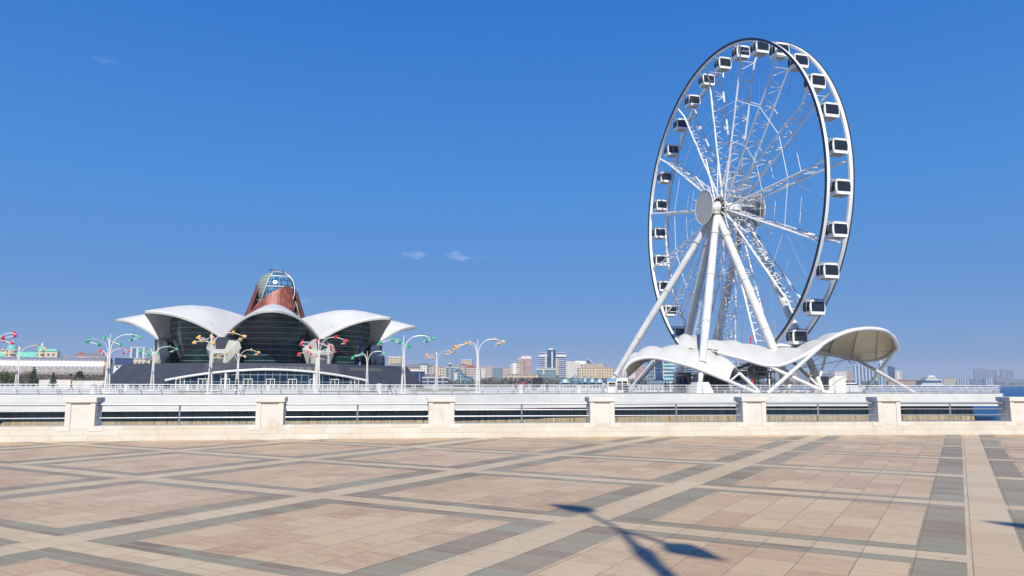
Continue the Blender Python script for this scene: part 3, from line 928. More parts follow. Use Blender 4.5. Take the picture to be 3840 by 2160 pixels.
# legs: (axle offset at hub, axle offset of foot, in-plane offset of foot)  in units of the radius
LEGS = [(-.10, -.64, -.472, .58), (-.10, -.64, .72, .62), (-.10, -.10, .669, .66), (-.10, -.10, -.59, .62), (.10, .10, -.546, .62), (.10, .10, .651, .62)]
for n_, (ka, kf, sf, rad) in enumerate(LEGS):
    top = HC + Vector((ka * WR - (.0 if ka > 0 else .0), -.35 * (1 if sf > 0 else -1), -.9))
    foot = Vector((kf * WR, -sf * WR, .35 if n_ != 1 else 1.5))
    b = MB(); L = (foot - top).length
    path = [top.lerp(foot, t) for t in (0, .05, .3, .7, .93, 1)]
    b.tube(path, [rad * .62, rad * .85, rad, rad * 1.02, rad * .75, rad * .45], 20)
    lo_ = b.build('leg', M['white_steel'], wheel, smooth=True)
    for t in (.16, .43, .70, .91):
        b = MB(); p = top.lerp(foot, t); dr = (foot - top).normalized()
        b.lathe([(rad * 1.0, -.05), (rad * 1.16, -.05), (rad * 1.16, .05), (rad * 1.0, .05)], p, 20, axis=dr)
        b.build('joint_ring', M['stone_pale'], lo_)
    if n_ == 1:
        b = MB(); b.box(foot + Vector((0, 0, -.72)), (2.7, 2.7, 1.6), 0, 0, .62); b.build('pedestal', M['white'], wheel)
    else:
        b = MB(); b.box(foot + Vector((0, 0, -.12)), (1.8, 1.8, .5), 0, 0, .8); b.build('pedestal', M['white'], wheel)
    if n_ in (3, 4):    # ladders beside the rear legs
        b = MB(); off = Vector((0, -rad - .45, 0)); off2 = Vector((0, -rad - 1.0, 0))
        p0, p1 = top.lerp(foot, .12), top.lerp(foot, .97)
        b.bar(p0 + off, p1 + off, .05, 4); b.bar(p0 + off2, p1 + off2, .05, 4)
        for k in range(64):
            q = p0.lerp(p1, k / 63); b.bar(q + off, q + off2, .06, 4)
        b.build('ladder', M['grey'], lo_)
# cabins
def make_cabin():
    # box with bowed ends; wide (x, along the axle) 2.75, deep (y) 2.0, high 2.25; origin at its middle
    def sect(y, kx, kz0=1.0):
        hx = 1.38 * kx
        return [(-hx * .90, y, -1.12), (hx * .90, y, -1.12), (hx * 1.0, y, -.55), (hx * 1.02, y, .15), (hx * .88, y, 1.0 * kz0), (hx * .62, y, 1.14 * kz0), (-hx * .62, y, 1.14 * kz0), (-hx * .88, y, 1.0 * kz0), (-hx * 1.02, y, .15), (-hx * 1.0, y, -.55)]
    b = MB()
    rows = [sect(-1.0, .97), sect(-.9, 1.0), sect(.9, 1.0), sect(1.0, .97)]
    b.grid(rows, closed=True)
    b.quad(rows[0]); b.quad(rows[-1])
    body = b.build('cabin', WS)
    for s_ in (-1, 1):
        b = MB()   # large windows on the two faces across the wheel plane
        y = s_ * 1.025
        pts = [(-1.14, y, -.66), (1.14, y, -.66), (1.24, y, .1), (1.10, y, .84), (-1.14, y, .84)]
        b.quad(pts); b.quad([(p[0], y - s_ * .02, p[2]) for p in pts])
        b.grid([pts + [pts[0]], [(p[0], y - s_ * .02, p[2]) for p in pts] + [(pts[0][0], y - s_ * .02, pts[0][2])]])
        b.build('window', M['darkglass'], body)
        b = MB()   # side windows, two panes
        for y0, y1 in ((-.82, -.06), (.06, .82)):
            X = lambda z: 1.38 * (1.0 + .02 * (z + .55) / .7 if z < .15 else 1.02 - .14 * (z - .15) / .85) + .022
            rows = [[(s_ * X(z), y0, z), (s_ * X(z), y1, z)] for z in (-.62, -.2, .15, .5, .86)]
            b.grid(rows); b.grid([[(p[0] - s_ * .03, p[1], p[2]) for p in r] for r in rows])
        b.build('window', M['darkglass'], body)
    b = MB(); b.box((0, 0, -1.17), (1.9, 1.5, .12)); b.build('floor_pan', M['beige_steel'], body)
    b = MB()
    b.box((0, 0, 1.22), (1.5, .95, .14))
    for s_ in (-1, 1):
        b.tube([(s_ * .6, 0, 1.22), (s_ * 1.2, 0, 1.24), (s_ * 1.75, 0, 1.18)], .09, 6)
        b.lathe([(.2, -.08), (.2, .08)], (s_ * 1.62, 0, 1.18), 10, axis=(1, 0, 0))
    b.bar((-1.1, -.5, 1.3), (1.1, -.5, 1.3), .04, 4)
    b.build('hanger', M['grey'], body)
    return body
cab = make_cabin()
cab.scale = (.9, .88, .93)
cab.parent = wheel
for i in range(NG):
    c = cab if i == 0 else copy_tree(cab, wheel)
    c.location = wp(0, 27.62, G0 + i * R_(12)) + Vector((0, 0, -1.18))
# drive and boarding machinery at the lowest point
for y in (-3.2, 3.2):
    b = MB()
    for x in (-2.6, 2.6):
        b.bar((x, y, 0), (x * .8, y * .8, 3.6), .16, 6)
    b.bar((-2.2, y * .85, 3.0), (2.2, y * .85, 3.0), .14, 6)
    b.build('drive_frame', WS, wheel)

# ================================================================== MEMBRANE CANOPIES
WS = M['white_steel']
M['membrane'] = plain('white_membrane', (.52, .52, .50), .6, 0, .08, .18)
M['membrane_in'] = plain('cream_membrane_lining', (.66, .56, .37), .7, 0, .1, .25)
M['canopy_tube'] = WS
def resample(pts, n):
    """Catmull-Rom through pts, n samples by arc length"""
    dense = []
    m_ = len(pts)
    for i in range(m_ - 1):
        p0, p1, p2, p3 = pts[max(i - 1, 0)], pts[i], pts[i + 1], pts[min(i + 2, m_ - 1)]
        for k in range(12):
            t = k / 12
            dense.append(0.5 * ((2 * p1) + (p2 - p0) * t + (2 * p0 - 5 * p1 + 4 * p2 - p3) * t * t + (3 * p1 - p0 - 3 * p2 + p3) * t ** 3))
    dense.append(pts[-1])
    cum = [0]
    for a, b_ in zip(dense[:-1], dense[1:]): cum.append(cum[-1] + (b_ - a).length)
    out = []; j = 0
    for i in range(n):
        s_ = cum[-1] * i / (n - 1)
        while j < len(cum) - 2 and cum[j + 1] < s_: j += 1
        d_ = cum[j + 1] - cum[j]
        out.append(dense[j].lerp(dense[j + 1], (s_ - cum[j]) / d_ if d_ else 0))
    return out
def canopy(label, front, back, bays, pillow, struts, origin, cross_ribs=True, tube_r=.26, back_tube=.2, sag=0.0):
    T = thing('membrane_canopy', label, 'canopy', origin)
    n = bays * 8 + 1; w = 11
    A = resample(front, n); B = resample(back, n)
    b = MB(); rows = []; under = []
    for i in range(n):
        ph = (i % 8) / 8.0
        sc = abs(math.sin(math.pi * ph)) ** .75
        row = []; ur = []
        for j in range(w):
            t = j / (w - 1)
            p = A[i].lerp(B[i], t)
            lift = pillow * math.sin(math.pi * t) * (.84 + .16 * sc) + sag * math.sin(math.pi * t)
            lift += .24 * sc * math.sin(math.pi * t) ** .5
            q = p + Vector((0, 0, lift)); row.append(q); ur.append(q - Vector((0, 0, .10)))
        rows.append(row); under.append(ur)
    b.grid(rows, 0); b.grid(under, 1)
    b.grid([[r[0] for r in rows], [r[0] for r in under]], 0); b.grid([[r[-1] for r in rows], [r[-1] for r in under]], 0)
    b.grid([rows[0], under[0]], 0); b.grid([rows[-1], under[-1]], 0)
    mo = b.build('membrane', [M['membrane'], M['membrane_in']], T, origin, smooth=True)
    # orient: fine for two sided shading
    b = MB(); b.tube([p + Vector((0, -.12, -.34)) for p in A], tube_r, 10); eo = b.build('edge_tube', WS, T, origin, smooth=True)
    b = MB(); b.tube([p + Vector((0, .1, -.30)) for p in B], back_tube, 8); b.build('edge_tube', WS, T, origin, smooth=True)
    b = MB(); b.tube([p + Vector((0, -.30, -.01)) for p in A], .10, 4)
    for i in range(0, n, 2): b.bar(A[i] + Vector((0, -.18, .10)), A[i] + Vector((0, -.12, -.2)), .03, 4)
    b.build('lacing', M['dgrey'], eo)
    if cross_ribs:
        for i in range(8, n - 1, 8):
            b = MB(); b.tube([q - Vector((0, 0, .2)) for q in rows[i]], .07, 6); b.build('rib', M['dgrey'] if False else M['beige_steel'], T, origin, smooth=True)
    for a, c, r in struts:
        b = MB(); path = [a, a.lerp(c, .5), c]; b.tube(path, r, 10)
        so = b.build('strut', WS, T, origin, smooth=True)
        b = MB(); dr = (c - a).normalized()
        b.lathe([(r, -.06), (r * 1.35, -.06), (r * 1.35, .06), (r, .06)], a + dr * .8, 12, axis=dr)
        b.build('collar', M['grey'], so)
    return T, rows
def PL(lst): return [P(px, py, d) for px, py, d in lst]
GZ = lambda px, d: G(px, d, DZ + .1)
# small canopy at the left
f1 = PL([(2335, 1402, 104), (2340, 1378, 103.6), (2364, 1350, 103.3), (2405, 1334, 103), (2450, 1332, 102.6), (2500, 1341, 102.3), (2552, 1354, 102), (2618, 1374, 101.6), (2688, 1402, 101.2), (2735, 1421, 101)])
b1 = PL([(2352, 1404, 107), (2375, 1385, 109), (2410, 1353, 112), (2450, 1337, 114), (2500, 1327, 115), (2560, 1318, 115), (2612, 1318, 114), (2670, 1326, 112), (2720, 1352, 108), (2772, 1392, 104)])
c1, _ = canopy('small white tent canopy at the left foot of the ferris wheel', f1, b1, 5, 1.25,
       [(f1[-1] + Vector((0, -.1, -.35)), GZ(2842, 100.6), .24), (b1[-1] + Vector((0, 0, -.3)), GZ(2853, 101), .24),
        (P(2473, 1347, 113), GZ(2362, 116), .2), (P(2450, 1352, 115.5), GZ(2352, 118), .16),
        (f1[-1] + Vector((0, 0, -.35)), b1[-1] + Vector((0, 0, -.3)), .14)], Vector((P(2500, 1400, 104).x, 104, DZ)))
# the long wave shaped canopy
f2 = PL([(2690, 1313, 106), (2761, 1331, 105), (2823, 1349, 104), (2862, 1360, 103.5), (2896, 1363, 103.2), (2927, 1360, 103), (2958, 1350, 103), (3010, 1327, 103), (3051, 1303, 103.2), (3113, 1264, 103.6), (3165, 1240, 104), (3220, 1227, 104.5), (3275, 1225, 105), (3321, 1234, 106), (3352, 1262, 107.5), (3366, 1298, 109)])
b2 = PL([(2600, 1298, 118), (2680, 1284, 119), (2750, 1287, 119), (2810, 1302, 118.5), (2860, 1320, 118), (2905, 1331, 117.5), (2950, 1330, 117), (3000, 1322, 117), (3060, 1316, 117), (3130, 1327, 117), (3181, 1338, 117), (3228, 1347, 117), (3280, 1345, 116.5), (3322, 1333, 115), (3350, 1316, 112.5), (3367, 1301, 109.6)])
c2, _ = canopy('long wave shaped white tent canopy rising to a cream lined crest right of the wheel', f2, b2, 10, 1.0,
       [(P(3080, 1297, 103.3), GZ(2879, 100.8), .27), (P(2869, 1368, 103.4), GZ(3104, 101.6), .27), (P(2975, 1358, 113), GZ(3096, 103), .24),
        (P(3362, 1308, 109.3), GZ(3238, 117), .24), (P(3219, 1352, 116.8), GZ(3432, 101.8), .27)], Vector((P(3000, 1400, 106).x, 106, DZ)), sag=0.0)
b = MB()
for a, c in (((3030, 1337, 103.5), (3340, 1316, 109)), ((2990, 1383, 104), (3235, 1338, 116.5)), ((3072, 1302, 104), (3210, 1366, 117)), ((3110, 1400, 108), (3190, 1318, 112))):
    b.bar(P(*a), P(*c), .04, 4)
b.build('cable', M['dgrey'], c2, c2.location)
# left wing of the long canopy, that dips behind the small one
f3 = PL([(2545, 1302, 108), (2597, 1304, 107.5), (2659, 1306, 107), (2692, 1312, 106.2)])
b3 = PL([(2545, 1294, 118), (2565, 1291, 118), (2585, 1293, 118), (2602, 1297, 118.2)])
c3, _ = canopy('short white canopy bay tucked between the small canopy and the long one', f3, b3, 2, 1.6, [], Vector((P(2600, 1400, 110).x, 110, DZ)), tube_r=.08)
# far canopy behind the wheel
f4 = PL([(2895, 1292, 138), (2940, 1290, 138), (3000, 1297, 138), (3060, 1308, 137.5), (3110, 1320, 137), (3148, 1327, 136)])
b4 = PL([(2890, 1318, 148), (2940, 1317, 149), (3000, 1318, 149), (3060, 1322, 148), (3110, 1327, 146), (3149, 1328, 137.5)])
c4, _ = canopy('distant cream lined canopy seen between the wheel and the long canopy', f4, b4, 5, .5, [(P(2900, 1300, 140), GZ(2880, 138), .25), (P(3100, 1322, 142), GZ(3060, 138), .25)], Vector((P(3000, 1400, 140).x, 140, DZ)))

# ================================================================== BOARDING PLATFORM AND BITS UNDER THE CANOPIES
def stair_block(px0, px1, d, label, ztop, flights=1, dark=False):
    a, c = G(px0, d, DZ), G(px1, d, DZ); w = (c - a).length
    T = thing('boarding_platform', label, 'platform', a.lerp(c, .5))
    b = MB(); b.box((0, 1.2, ztop - .12), (w, 4.6, .24)); b.build('deck_plate', M['beige_steel'], T)
    for x in (-w * .48, -w * .16, w * .16, w * .48):
        b = MB(); b.box((x, -1.0, (ztop - .24) / 2), (.2, .2, ztop - .24)); b.box((x, 3.3, (ztop - .24) / 2), (.2, .2, ztop - .24)); b.build('column', M['beige_steel'], T)
    b = MB()
    for z in (.35, .7, 1.05): b.bar((-w / 2, -1.1, ztop + z), (w / 2, -1.1, ztop + z), .03, 4)
    k = int(w / .35)
    for i in range(k + 1): b.bar((-w / 2 + w * i / k, -1.1, ztop), (-w / 2 + w * i / k, -1.1, ztop + 1.05), .022, 4)
    b.build('guard_rail', M['beige_steel'], T)
    b = MB()
    for z in (.35, .7, 1.05): b.bar((-w / 2, 3.4, ztop + z), (w / 2, 3.4, ztop + z), .03, 4)
    for i in range(0, k + 1, 3): b.bar((-w / 2 + w * i / k, 3.4, ztop), (-w / 2 + w * i / k, 3.4, ztop + 1.05), .022, 4)
    b.build('guard_rail', M['beige_steel'], T)
    for fnum in range(flights):
        b = MB(); x0 = -w * .45 + fnum * w * .45; ns = 13
        for i in range(ns): b.box((x0 + i * .28, -2.0, ztop * (1 - (i + .5) / ns)), (.32, 1.3, .07))
        for y in (-2.65, -1.35): b.bar((x0, y, ztop), (x0 + ns * .28, y, 0), .07, 4); b.bar((x0, y, ztop + .95), (x0 + ns * .28, y, .95), .03, 4)
        b.build('stair', M['beige_steel'], T)
    return T
stair_block(2555, 2625, 116, 'beige steel stairs and platform left of the white pedestal leg', 2.75)
stair_block(2772, 2925, 112, 'beige steel boarding platform with stairs under the long canopy', 3.3, 2)
a = G(2688, 108, DZ); T = thing('service_tent', 'dark open fronted service tent right of the pedestal leg', 'tent', a)
b = MB(); b.box((0, 1.8, 1.25), (3.3, 3.4, 2.5)); b.build('black_shade_block', M['black'], T)  # solid black box, the shade inside the tent put into its colour
b = MB(); b.box((-2.0, 1.8, 1.45), (.55, 3.5, 2.9)); b.box((1.85, 1.8, 1.3), (.3, 3.5, 2.6)); b.box((0, 1.8, 2.62), (4.1, 3.6, .18)); b.build('frame', M['grey'], T)
a = G(2560, 121, DZ); T = thing('service_kiosk', 'grey service kiosk with a blue door behind the left stairs', 'kiosk', a)
b = MB(); b.box((0, 0, 1.6), (2.2, 3, 3.2)); b.build('body', M['stone_pale'], T); b = MB(); b.box((.1, -1.53, 1.2), (1.6, .06, 1.9)); b.build('door', plain('blue_door', (.03, .08, .35), .5), T)
# ticket cabin
a = G(2329, 113, DZ); T = thing('ticket_cabin', 'white ticket cabin shaped like a wheel cabin at the foot of the left leg', 'cabin', a, .1)
b = MB(); b.box((0, 0, 1.15), (2.1, 1.8, 1.9), 0, 0, .86); b.box((0, 0, .12), (2.0, 1.7, .24)); b.box((0, 0, 2.16), (1.5, 1.3, .16)); b.build('body', M['white'], T, bevel=.05)
for x in (-.42, .42):
    b = MB(); b.quad([(x - .36, -.90, .42), (x + .36, -.90, .42), (x + .33, -.82, 1.72), (x - .33, -.82, 1.72)]); b.quad([(x - .36, -.87, .42), (x + .36, -.87, .42), (x + .33, -.79, 1.72), (x - .33, -.79, 1.72)]); b.build('window', M['darkglass'], T)
    b = MB(); b.box((x, -.875, 1.38), (.72, .06, .06)); b.build('window_bar', M['white'], T)
a = G(2293, 113, DZ); T = thing('ticket_booth', 'small blue topped booth left of the white ticket cabin', 'booth', a)
b = MB(); b.box((0, 0, .9), (1.3, 1.2, 1.8)); b.build('body', M['white'], T); b = MB(); b.box((0, -.62, 1.25), (1.0, .05, .55)); b.build('window', M['darkglass'], T); b = MB(); b.box((0, 0, 1.95), (1.5, 1.4, .35)); b.build('roof', plain('pale_blue_sign', (.12, .32, .55), .5), T)
# white container and grey hut to the right
a = G(3137, 112, DZ); T = thing('container', 'plain white container under the right canopy', 'container', a, -.3)
b = MB(); b.box((0, 0, 1.25), (2.35, 3.5, 2.5)); b.build('body', M['white'], T, bevel=.03)
b = MB(); b.box((0, -1.78, 1.2), (.9, .04, 1.9)); b.build('door', M['white_steel'], T)
a = G(3092, 116, DZ); T = thing('site_hut', 'grey site hut with two windows left of the white container', 'hut', a, -.15)
b = MB(); b.box((0, 0, 1.2), (3.6, 2.4, 2.4)); b.build('body', M['stone_pale'], T); b = MB(); b.box((0, 0, 2.46), (3.9, 2.7, .12)); b.build('roof', M['grey'], T)
for x in (-1.0, .3, 1.3):
    b = MB(); b.box((x, -1.23, 1.3), (.62, .08, 1.0)); b.build('window', M['darkglass'], T)
# benches and ticket gates under the canopy
for i, (px, d, lb_) in enumerate([(2690, 103, 'low white bench just right of the pedestal leg'), (2745, 104, 'low white bench before the dark tent'), (2935, 104, 'low white bench near the crossing struts'), (3000, 105, 'low white bench between the struts right of the crossing')]):
    a = G(px, d, DZ); T = thing('bench', lb_, 'bench', a, 0, 'white benches under the canopies')
    b = MB(); b.box((0, 0, .45), (2.4, .5, .08)); b.build('seat', M['white'], T)
    for x in (-.95, .95):
        b = MB(); b.box((x, 0, .2), (.12, .45, .41)); b.build('leg', M['white'], T)

# ================================================================== THE MALL
MC = G(1020, 220, DZ)
maz = math.atan2(MC.x, MC.y)
# local frame: x to the right, -y towards the viewer
mall = thing('shopping_mall', 'white petal roofed glass shopping mall with a copper and glass dome on top', 'mall', MC, -maz)
M['mall_glass'] = stripes_glass('mall_glass', (.004, .013, .022), (.20, .30, .31), 1.42, .08, .07, None, 0, .05, (.010, .060, .055), .35)
M['mall_base_glass'] = stripes_glass('mall_base_glass', (.005, .016, .036), (.27, .33, .36), 1.62, .06, .08, 1.62, 0, .05, (.010, .045, .07), .3)
RA, RV, ZT, ZV = 42.6, 31.5, 19.2, 13.1
def petal_pt(s, a):
    # rim
    xr = RA - (RA - RV * .924) * abs(a) ** 1.35
    yr = RV * .383 * a
    zr = ZV + (ZT - ZV) * (1 - abs(a) ** 2.5)
    xi = 8 * math.cos(a * .3927); yi = 8 * math.sin(a * .3927)
    x = xr + (xi - xr) * s; y = yr + (yi - yr) * s
    # ridge climbs a little behind the tip then falls towards the middle
    ridge = ZT + 3.1 * math.sin(min(1, s * 1.7) * math.pi / 2) - 5.0 * max(0, s - .35) ** 1.5
    val = ZV + 1.8 * s
    k = 1 - abs(a) ** (2.5 - .3 * s)
    z = val + (ridge - val) * k
    return x, y, z
SS = [0, .03, .08, .15, .25, .35, .5, .65, .8, 1.0]
AS = [-1 + i / 14 for i in range(29)]
def rotp(p, th):   # th: petal azimuth from the viewer side; local petal x is outward
    ox, oy = math.sin(th), -math.cos(th); lx, ly = math.cos(th), math.sin(th)
    return Vector((ox * p[0] + lx * p[1], oy * p[0] + ly * p[1], p[2]))
def glass_top(x, a):
    lo, hi = 0.0, 1.0
    for _ in range(24):
        m_ = (lo + hi) / 2
        if petal_pt(m_, a)[0] > x: lo = m_
        else: hi = m_
    return petal_pt(lo, a)
for k in range(8):
    th = k * math.pi / 4 + R_(-.8)
    b = MB()
    top = [[rotp(petal_pt(s, a), th) for a in AS] for s in SS]
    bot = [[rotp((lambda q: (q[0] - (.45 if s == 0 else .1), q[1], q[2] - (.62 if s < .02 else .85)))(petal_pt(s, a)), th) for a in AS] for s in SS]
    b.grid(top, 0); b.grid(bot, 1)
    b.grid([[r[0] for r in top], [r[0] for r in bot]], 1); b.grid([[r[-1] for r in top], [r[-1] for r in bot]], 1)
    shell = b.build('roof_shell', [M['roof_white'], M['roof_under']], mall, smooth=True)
    b = MB()
    rim_t = [rotp((lambda q: (q[0] + .12, q[1], q[2] - .16))(petal_pt(0, a)), th) for a in AS]
    rim_b = [rotp((lambda q: (q[0] + .05, q[1], q[2] - .70))(petal_pt(0, a)), th) for a in AS]
    b.grid([top[0], rim_t]); b.build('roof_edge', M['roof_white'], shell, smooth=True)
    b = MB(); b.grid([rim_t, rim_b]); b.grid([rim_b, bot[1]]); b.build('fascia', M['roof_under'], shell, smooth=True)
    # glass wall, bowed, leaning outwards
    b = MB(); cols = []
    for i in range(17):
        a = (-1 + i / 8) * .72
        xg = 27.0 + 6.5 * (1 - abs(a) ** 1.4)
        t = glass_top(xg, a)
        zt = t[2] - .95
        cols.append([rotp((xg - (1 - f) * 3.2, RV * .383 * a * (.80 + .20 * f), 6.0 + (zt - 6.0) * f), th) for f in (0, .33, .66, 1.0)])
    b.grid(cols); b.build('glass_wall', M['mall_glass'], mall)
    # faceted stone buttress below each valley
    tb = th + math.pi / 8
    b = MB()
    c_ = 31.7
    def Bp(l, z, o): return rotp((c_ + o, l, z), tb)
    outline = [(-3.1, 6.0), (-4.7, 10.3), (-4.1, 11.9), (-1.4, 13.0), (1.4, 13.0), (4.1, 11.9), (4.7, 10.3), (3.1, 6.0)]
    mid = [(-2.1, 6.0), (-1.9, 8.9), (-1.15, 9.9), (-1.6, 13.0), (1.6, 13.0), (1.15, 9.9), (1.9, 8.9), (2.1, 6.0)]
    outer = [Bp(l, z, -.9) for l, z in outline]; inner = [Bp(l, z, 1.6 if z < 9.5 else .8) for l, z in mid]
    b.grid([outer, inner]); b.quad([inner[0], inner[1], inner[2], inner[5], inner[6], inner[7]])
    b.build('buttress', M['buttress'], mall)
    b = MB(); b.quad([Bp(-1.13, 9.92, .82), Bp(1.13, 9.92, .82), Bp(1.6, 13.0, .82), Bp(-1.6, 13.0, .82)]); b.build('slate_inset', M['slate'], mall)
    for l0, l1, z0, z1 in ((-1.25, 1.25, 8.0, 8.8), (-1.25, 1.25, 6.2, 7.6), (-3.05, -2.55, 6.3, 8.4), (2.55, 3.05, 6.3, 8.4)):
        b = MB(); w = 1.35 if abs(l0) < 2 else -.1
        o = w + .3
        b.quad([Bp(l0, z0, o), Bp(l1, z0, o), Bp(l1, z1, o), Bp(l0, z1, o)]); b.quad([Bp(l0, z0, o - .3), Bp(l1, z0, o - .3), Bp(l1, z1, o - .3), Bp(l0, z1, o - .3)])
        b.grid([[Bp(l0, z0, o), Bp(l1, z0, o), Bp(l1, z1, o), Bp(l0, z1, o)], [Bp(l0, z0, o - .3), Bp(l1, z0, o - .3), Bp(l1, z1, o - .3), Bp(l0, z1, o - .3)]], closed=True)
        b.build('window', M['dgrey'], mall)
# podium: dark eight sided truncated pyramid
def octa(r, z): return [Vector((r * math.sin((i + .5) * math.pi / 4), -r * math.cos((i + .5) * math.pi / 4), z)) for i in range(8)]
b = MB(); r0, r1 = octa(46.0, -.3), octa(40.3, 6.3)
b.grid([r0, r1], closed=True); b.quad(r1)
b.build('podium', M['slate'], mall)
for face, t0, t1, n_ in ((7, .42, .86, 8), (0, .14, .56, 8)):
    A0, A1 = octa(46.0, -.3), octa(40.3, 6.3)
    pa, pb = (face, (face + 1) % 8)
    for i in range(n_):
        u0 = t0 + (t1 - t0) * i / n_; u1 = u0 + (t1 - t0) / n_ * .8
        b = MB(); nrm = ((A1[pa] + A1[pb]) * .5); nrm.z = 0; nrm.normalize()
        pts = [A0[pa].lerp(A0[pb], u).lerp(A1[pa].lerp(A1[pb], u), v) for u, v in ((u0, .72), (u1, .72), (u1, .86), (u0, .86))]
        pf = [p + nrm * .12 + Vector((0, 0, .1)) for p in pts]
        b.quad(pf); b.grid([pf, pts], closed=True); b.build('window', M['dgrey'], mall)
# entrance hall with curved white canopy line
b = MB(); n_ = 28; W2 = 22.8; yF = -50.0
arc = []
for i in range(n_ + 1):
    u = -1 + 2 * i / n_
    arc.append(Vector((u * W2 - .4, yF + 5.0 * u * u, 1.9 + 2.5 * (1 - abs(u) ** 1.9))))
foot = [Vector((p.x, p.y, 0)) for p in arc]
backl = [Vector((p.x * .95, -36.5, max(p.z + .5, 3.0))) for p in arc]
b.grid([foot, arc]); b.build('entrance_glass', M['mall_base_glass'], mall)
b = MB(); b.grid([[p + Vector((0, -.5, .18)) for p in arc], backl]); b.build('entrance_roof', M['slate'], mall)
b = MB(); b.tube([p + Vector((0, -.45, .1)) for p in arc], .26, 8); b.build('canopy_edge', M['white'], mall, smooth=True)
for i in range(2, n_ - 1, 3):
    b = MB(); p = foot[i]
    for dx in (-.9, 0, .9): b.box((p.x + dx, p.y - .25, 1.15), (.14, .25, 2.3))
    b.box((p.x, p.y - .25, 2.3), (1.95, .25, .16))
    b.build('door', M['white'], mall)
for u in (8, 20):
    b = MB(); b.box((foot[u].x, foot[u].y - .2, arc[u].z / 2), (.45, .3, arc[u].z)); b.build('column', M['white'], mall)
# dome tower
M['dome_glass'] = None
def dome_glass():
    m, nt, b = new_mat('dome_glass', .08, .0, (.05, .2, .4), .9)
    t, x, y, z = coords(nt)
    at = x.s.node
    n = nt.nodes.new('ShaderNodeMath'); n.operation = 'ARCTAN2'; nt.links.new(x.s, n.inputs[0]); nt.links.new(y.s, n.inputs[1])
    an = N(nt, n.outputs[0])
    tri = ((an * 2.6 + z * .26).frac() - 0.5)
    tri2 = ((an * 2.6 - z * .26).frac() - 0.5)
    c = ramp(nt, (tri * tri2).gt(0.0) * .55 + (an * 4.5).floor().frac() * .2, [(0, (.015, .085, .19)), (1, (.10, .28, .42))])
    ln = tri.abs().gt(.47).max(tri2.abs().gt(.47))
    nt.links.new(mix(nt, ln, c, (.25, .36, .42)), b.inputs['Base Color'])
    return m
M['dome_glass'] = dome_glass()
def copper():
    m, nt, b = new_mat('copper_panels', .5, .1)
    t, x, y, z = coords(nt)
    n = nt.nodes.new('ShaderNodeMath'); n.operation = 'ARCTAN2'; nt.links.new(x.s, n.inputs[0]); nt.links.new(y.s, n.inputs[1])
    an = N(nt, n.outputs[0]) * 9.0
    pn = wnoise(nt, vec(nt, an.floor(), (z / 1.3).floor(), 0.0))
    c = ramp(nt, pn, [(0, (.12, .022, .014)), (.6, (.17, .034, .020)), (1, (.25, .07, .04))])
    ln = (an.frac() - .5).abs().gt(.46)
    nt.links.new(mix(nt, ln * .7, c, (.42, .22, .16)), b.inputs['Base Color'])
    return m
M['copper'] = copper()
M['louvre'] = stripes_glass('dome_louvres', (.06, .09, .07), (.30, .33, .29), .55, .5, .5)
def dome_r(z):
    zc, zr = 29.3, 5.2
    if z >= zc: return 5.35 * math.sqrt(max(0, 1 - ((z - zc) / zr) ** 2))
    return 5.35 - .9 * ((zc - z) / 4) ** 2
def surf(rf, az_l, az_r, z0, z1, nz=14, na=12, off=0.0):
    rows = []
    for i in range(nz + 1):
        z = z0 + (z1 - z0) * i / nz; a0, a1 = az_l(z), az_r(z); row = []
        for j in range(na + 1):
            a = R_(a0 + (a1 - a0) * j / na); r = rf(z) + off
            row.append(Vector((r * math.sin(a), -r * math.cos(a), z)))
        rows.append(row)
    return rows
b = MB(); b.grid(surf(dome_r, lambda z: 0, lambda z: 360, 25.4, 34.0, 18, 36)); b.build('dome', M['dome_glass'], mall)
b = MB()
for z in (25.6, 29.6, 32.9):
    b.tube([Vector(((dome_r(z) + .08) * math.sin(R_(a)), -(dome_r(z) + .08) * math.cos(R_(a)), z)) for a in range(0, 360, 12)], .17, 6, closed=True)
b.build('dome_band', M['white'], mall)
b = MB(); rws = surf(dome_r, lambda z: -150, lambda z: -26 - (33.6 - z) * 3.2 + 8 * math.sin((z - 25) * .35), 25.5, 33.9, 26, 14, .35)
b.grid(rws); b.grid(surf(dome_r, lambda z: -150, lambda z: -26 - (33.6 - z) * 3.2 + 8 * math.sin((z - 25) * .35), 25.5, 33.9, 26, 14, .2)); b.build('louvre_screen', M['louvre'], mall)
b = MB(); b.tube([r[-1] for r in rws], .13, 5); b.tube([q[0] for q in surf(dome_r, lambda z: 68 - (z - 25) * 1.0, lambda z: 80, 25.5, 34.0, 20, 1, .5)], .16, 5); b.build('screen_edge', M['white'], mall, smooth=True)
b = MB(); rows = surf(dome_r, lambda z: 72 - (z - 25) * 1.0, lambda z: 150, 25.5, 33.6, 20, 8, .3); b.grid(rows); b.grid([[q * .995 for q in r] for r in rows]); b.build('louvre_screen', M['louvre'], mall)
b = MB(); b.lathe([(4.4, 11), (4.4, 25.6)], (0, 0, 0), 20); b.build('tower_core', M['darkglass'], mall)
b = MB()
rc = lambda z: 5.75 + max(0, (29.3 - z)) * .33 - .05 * max(0, z - 29.3)
for i in range(16):
    a, a2 = R_(i * 22.5), R_(i * 22.5 + 22.5)
    for z0, z1 in ((14, 18), (18, 22), (22, 25.6)):
        p = lambda a_, z_: Vector(((rc(z_) - .9) * math.sin(a_), -(rc(z_) - .9) * math.cos(a_), z_))
        b.bar(p(a, z0), p(a, z1), .13, 4); b.bar(p(a, z0), p(a2, z1), .08, 4); b.bar(p(a, z1), p(a2, z1), .10, 4)
b.build('tower_frame', M['beige_steel'], mall)
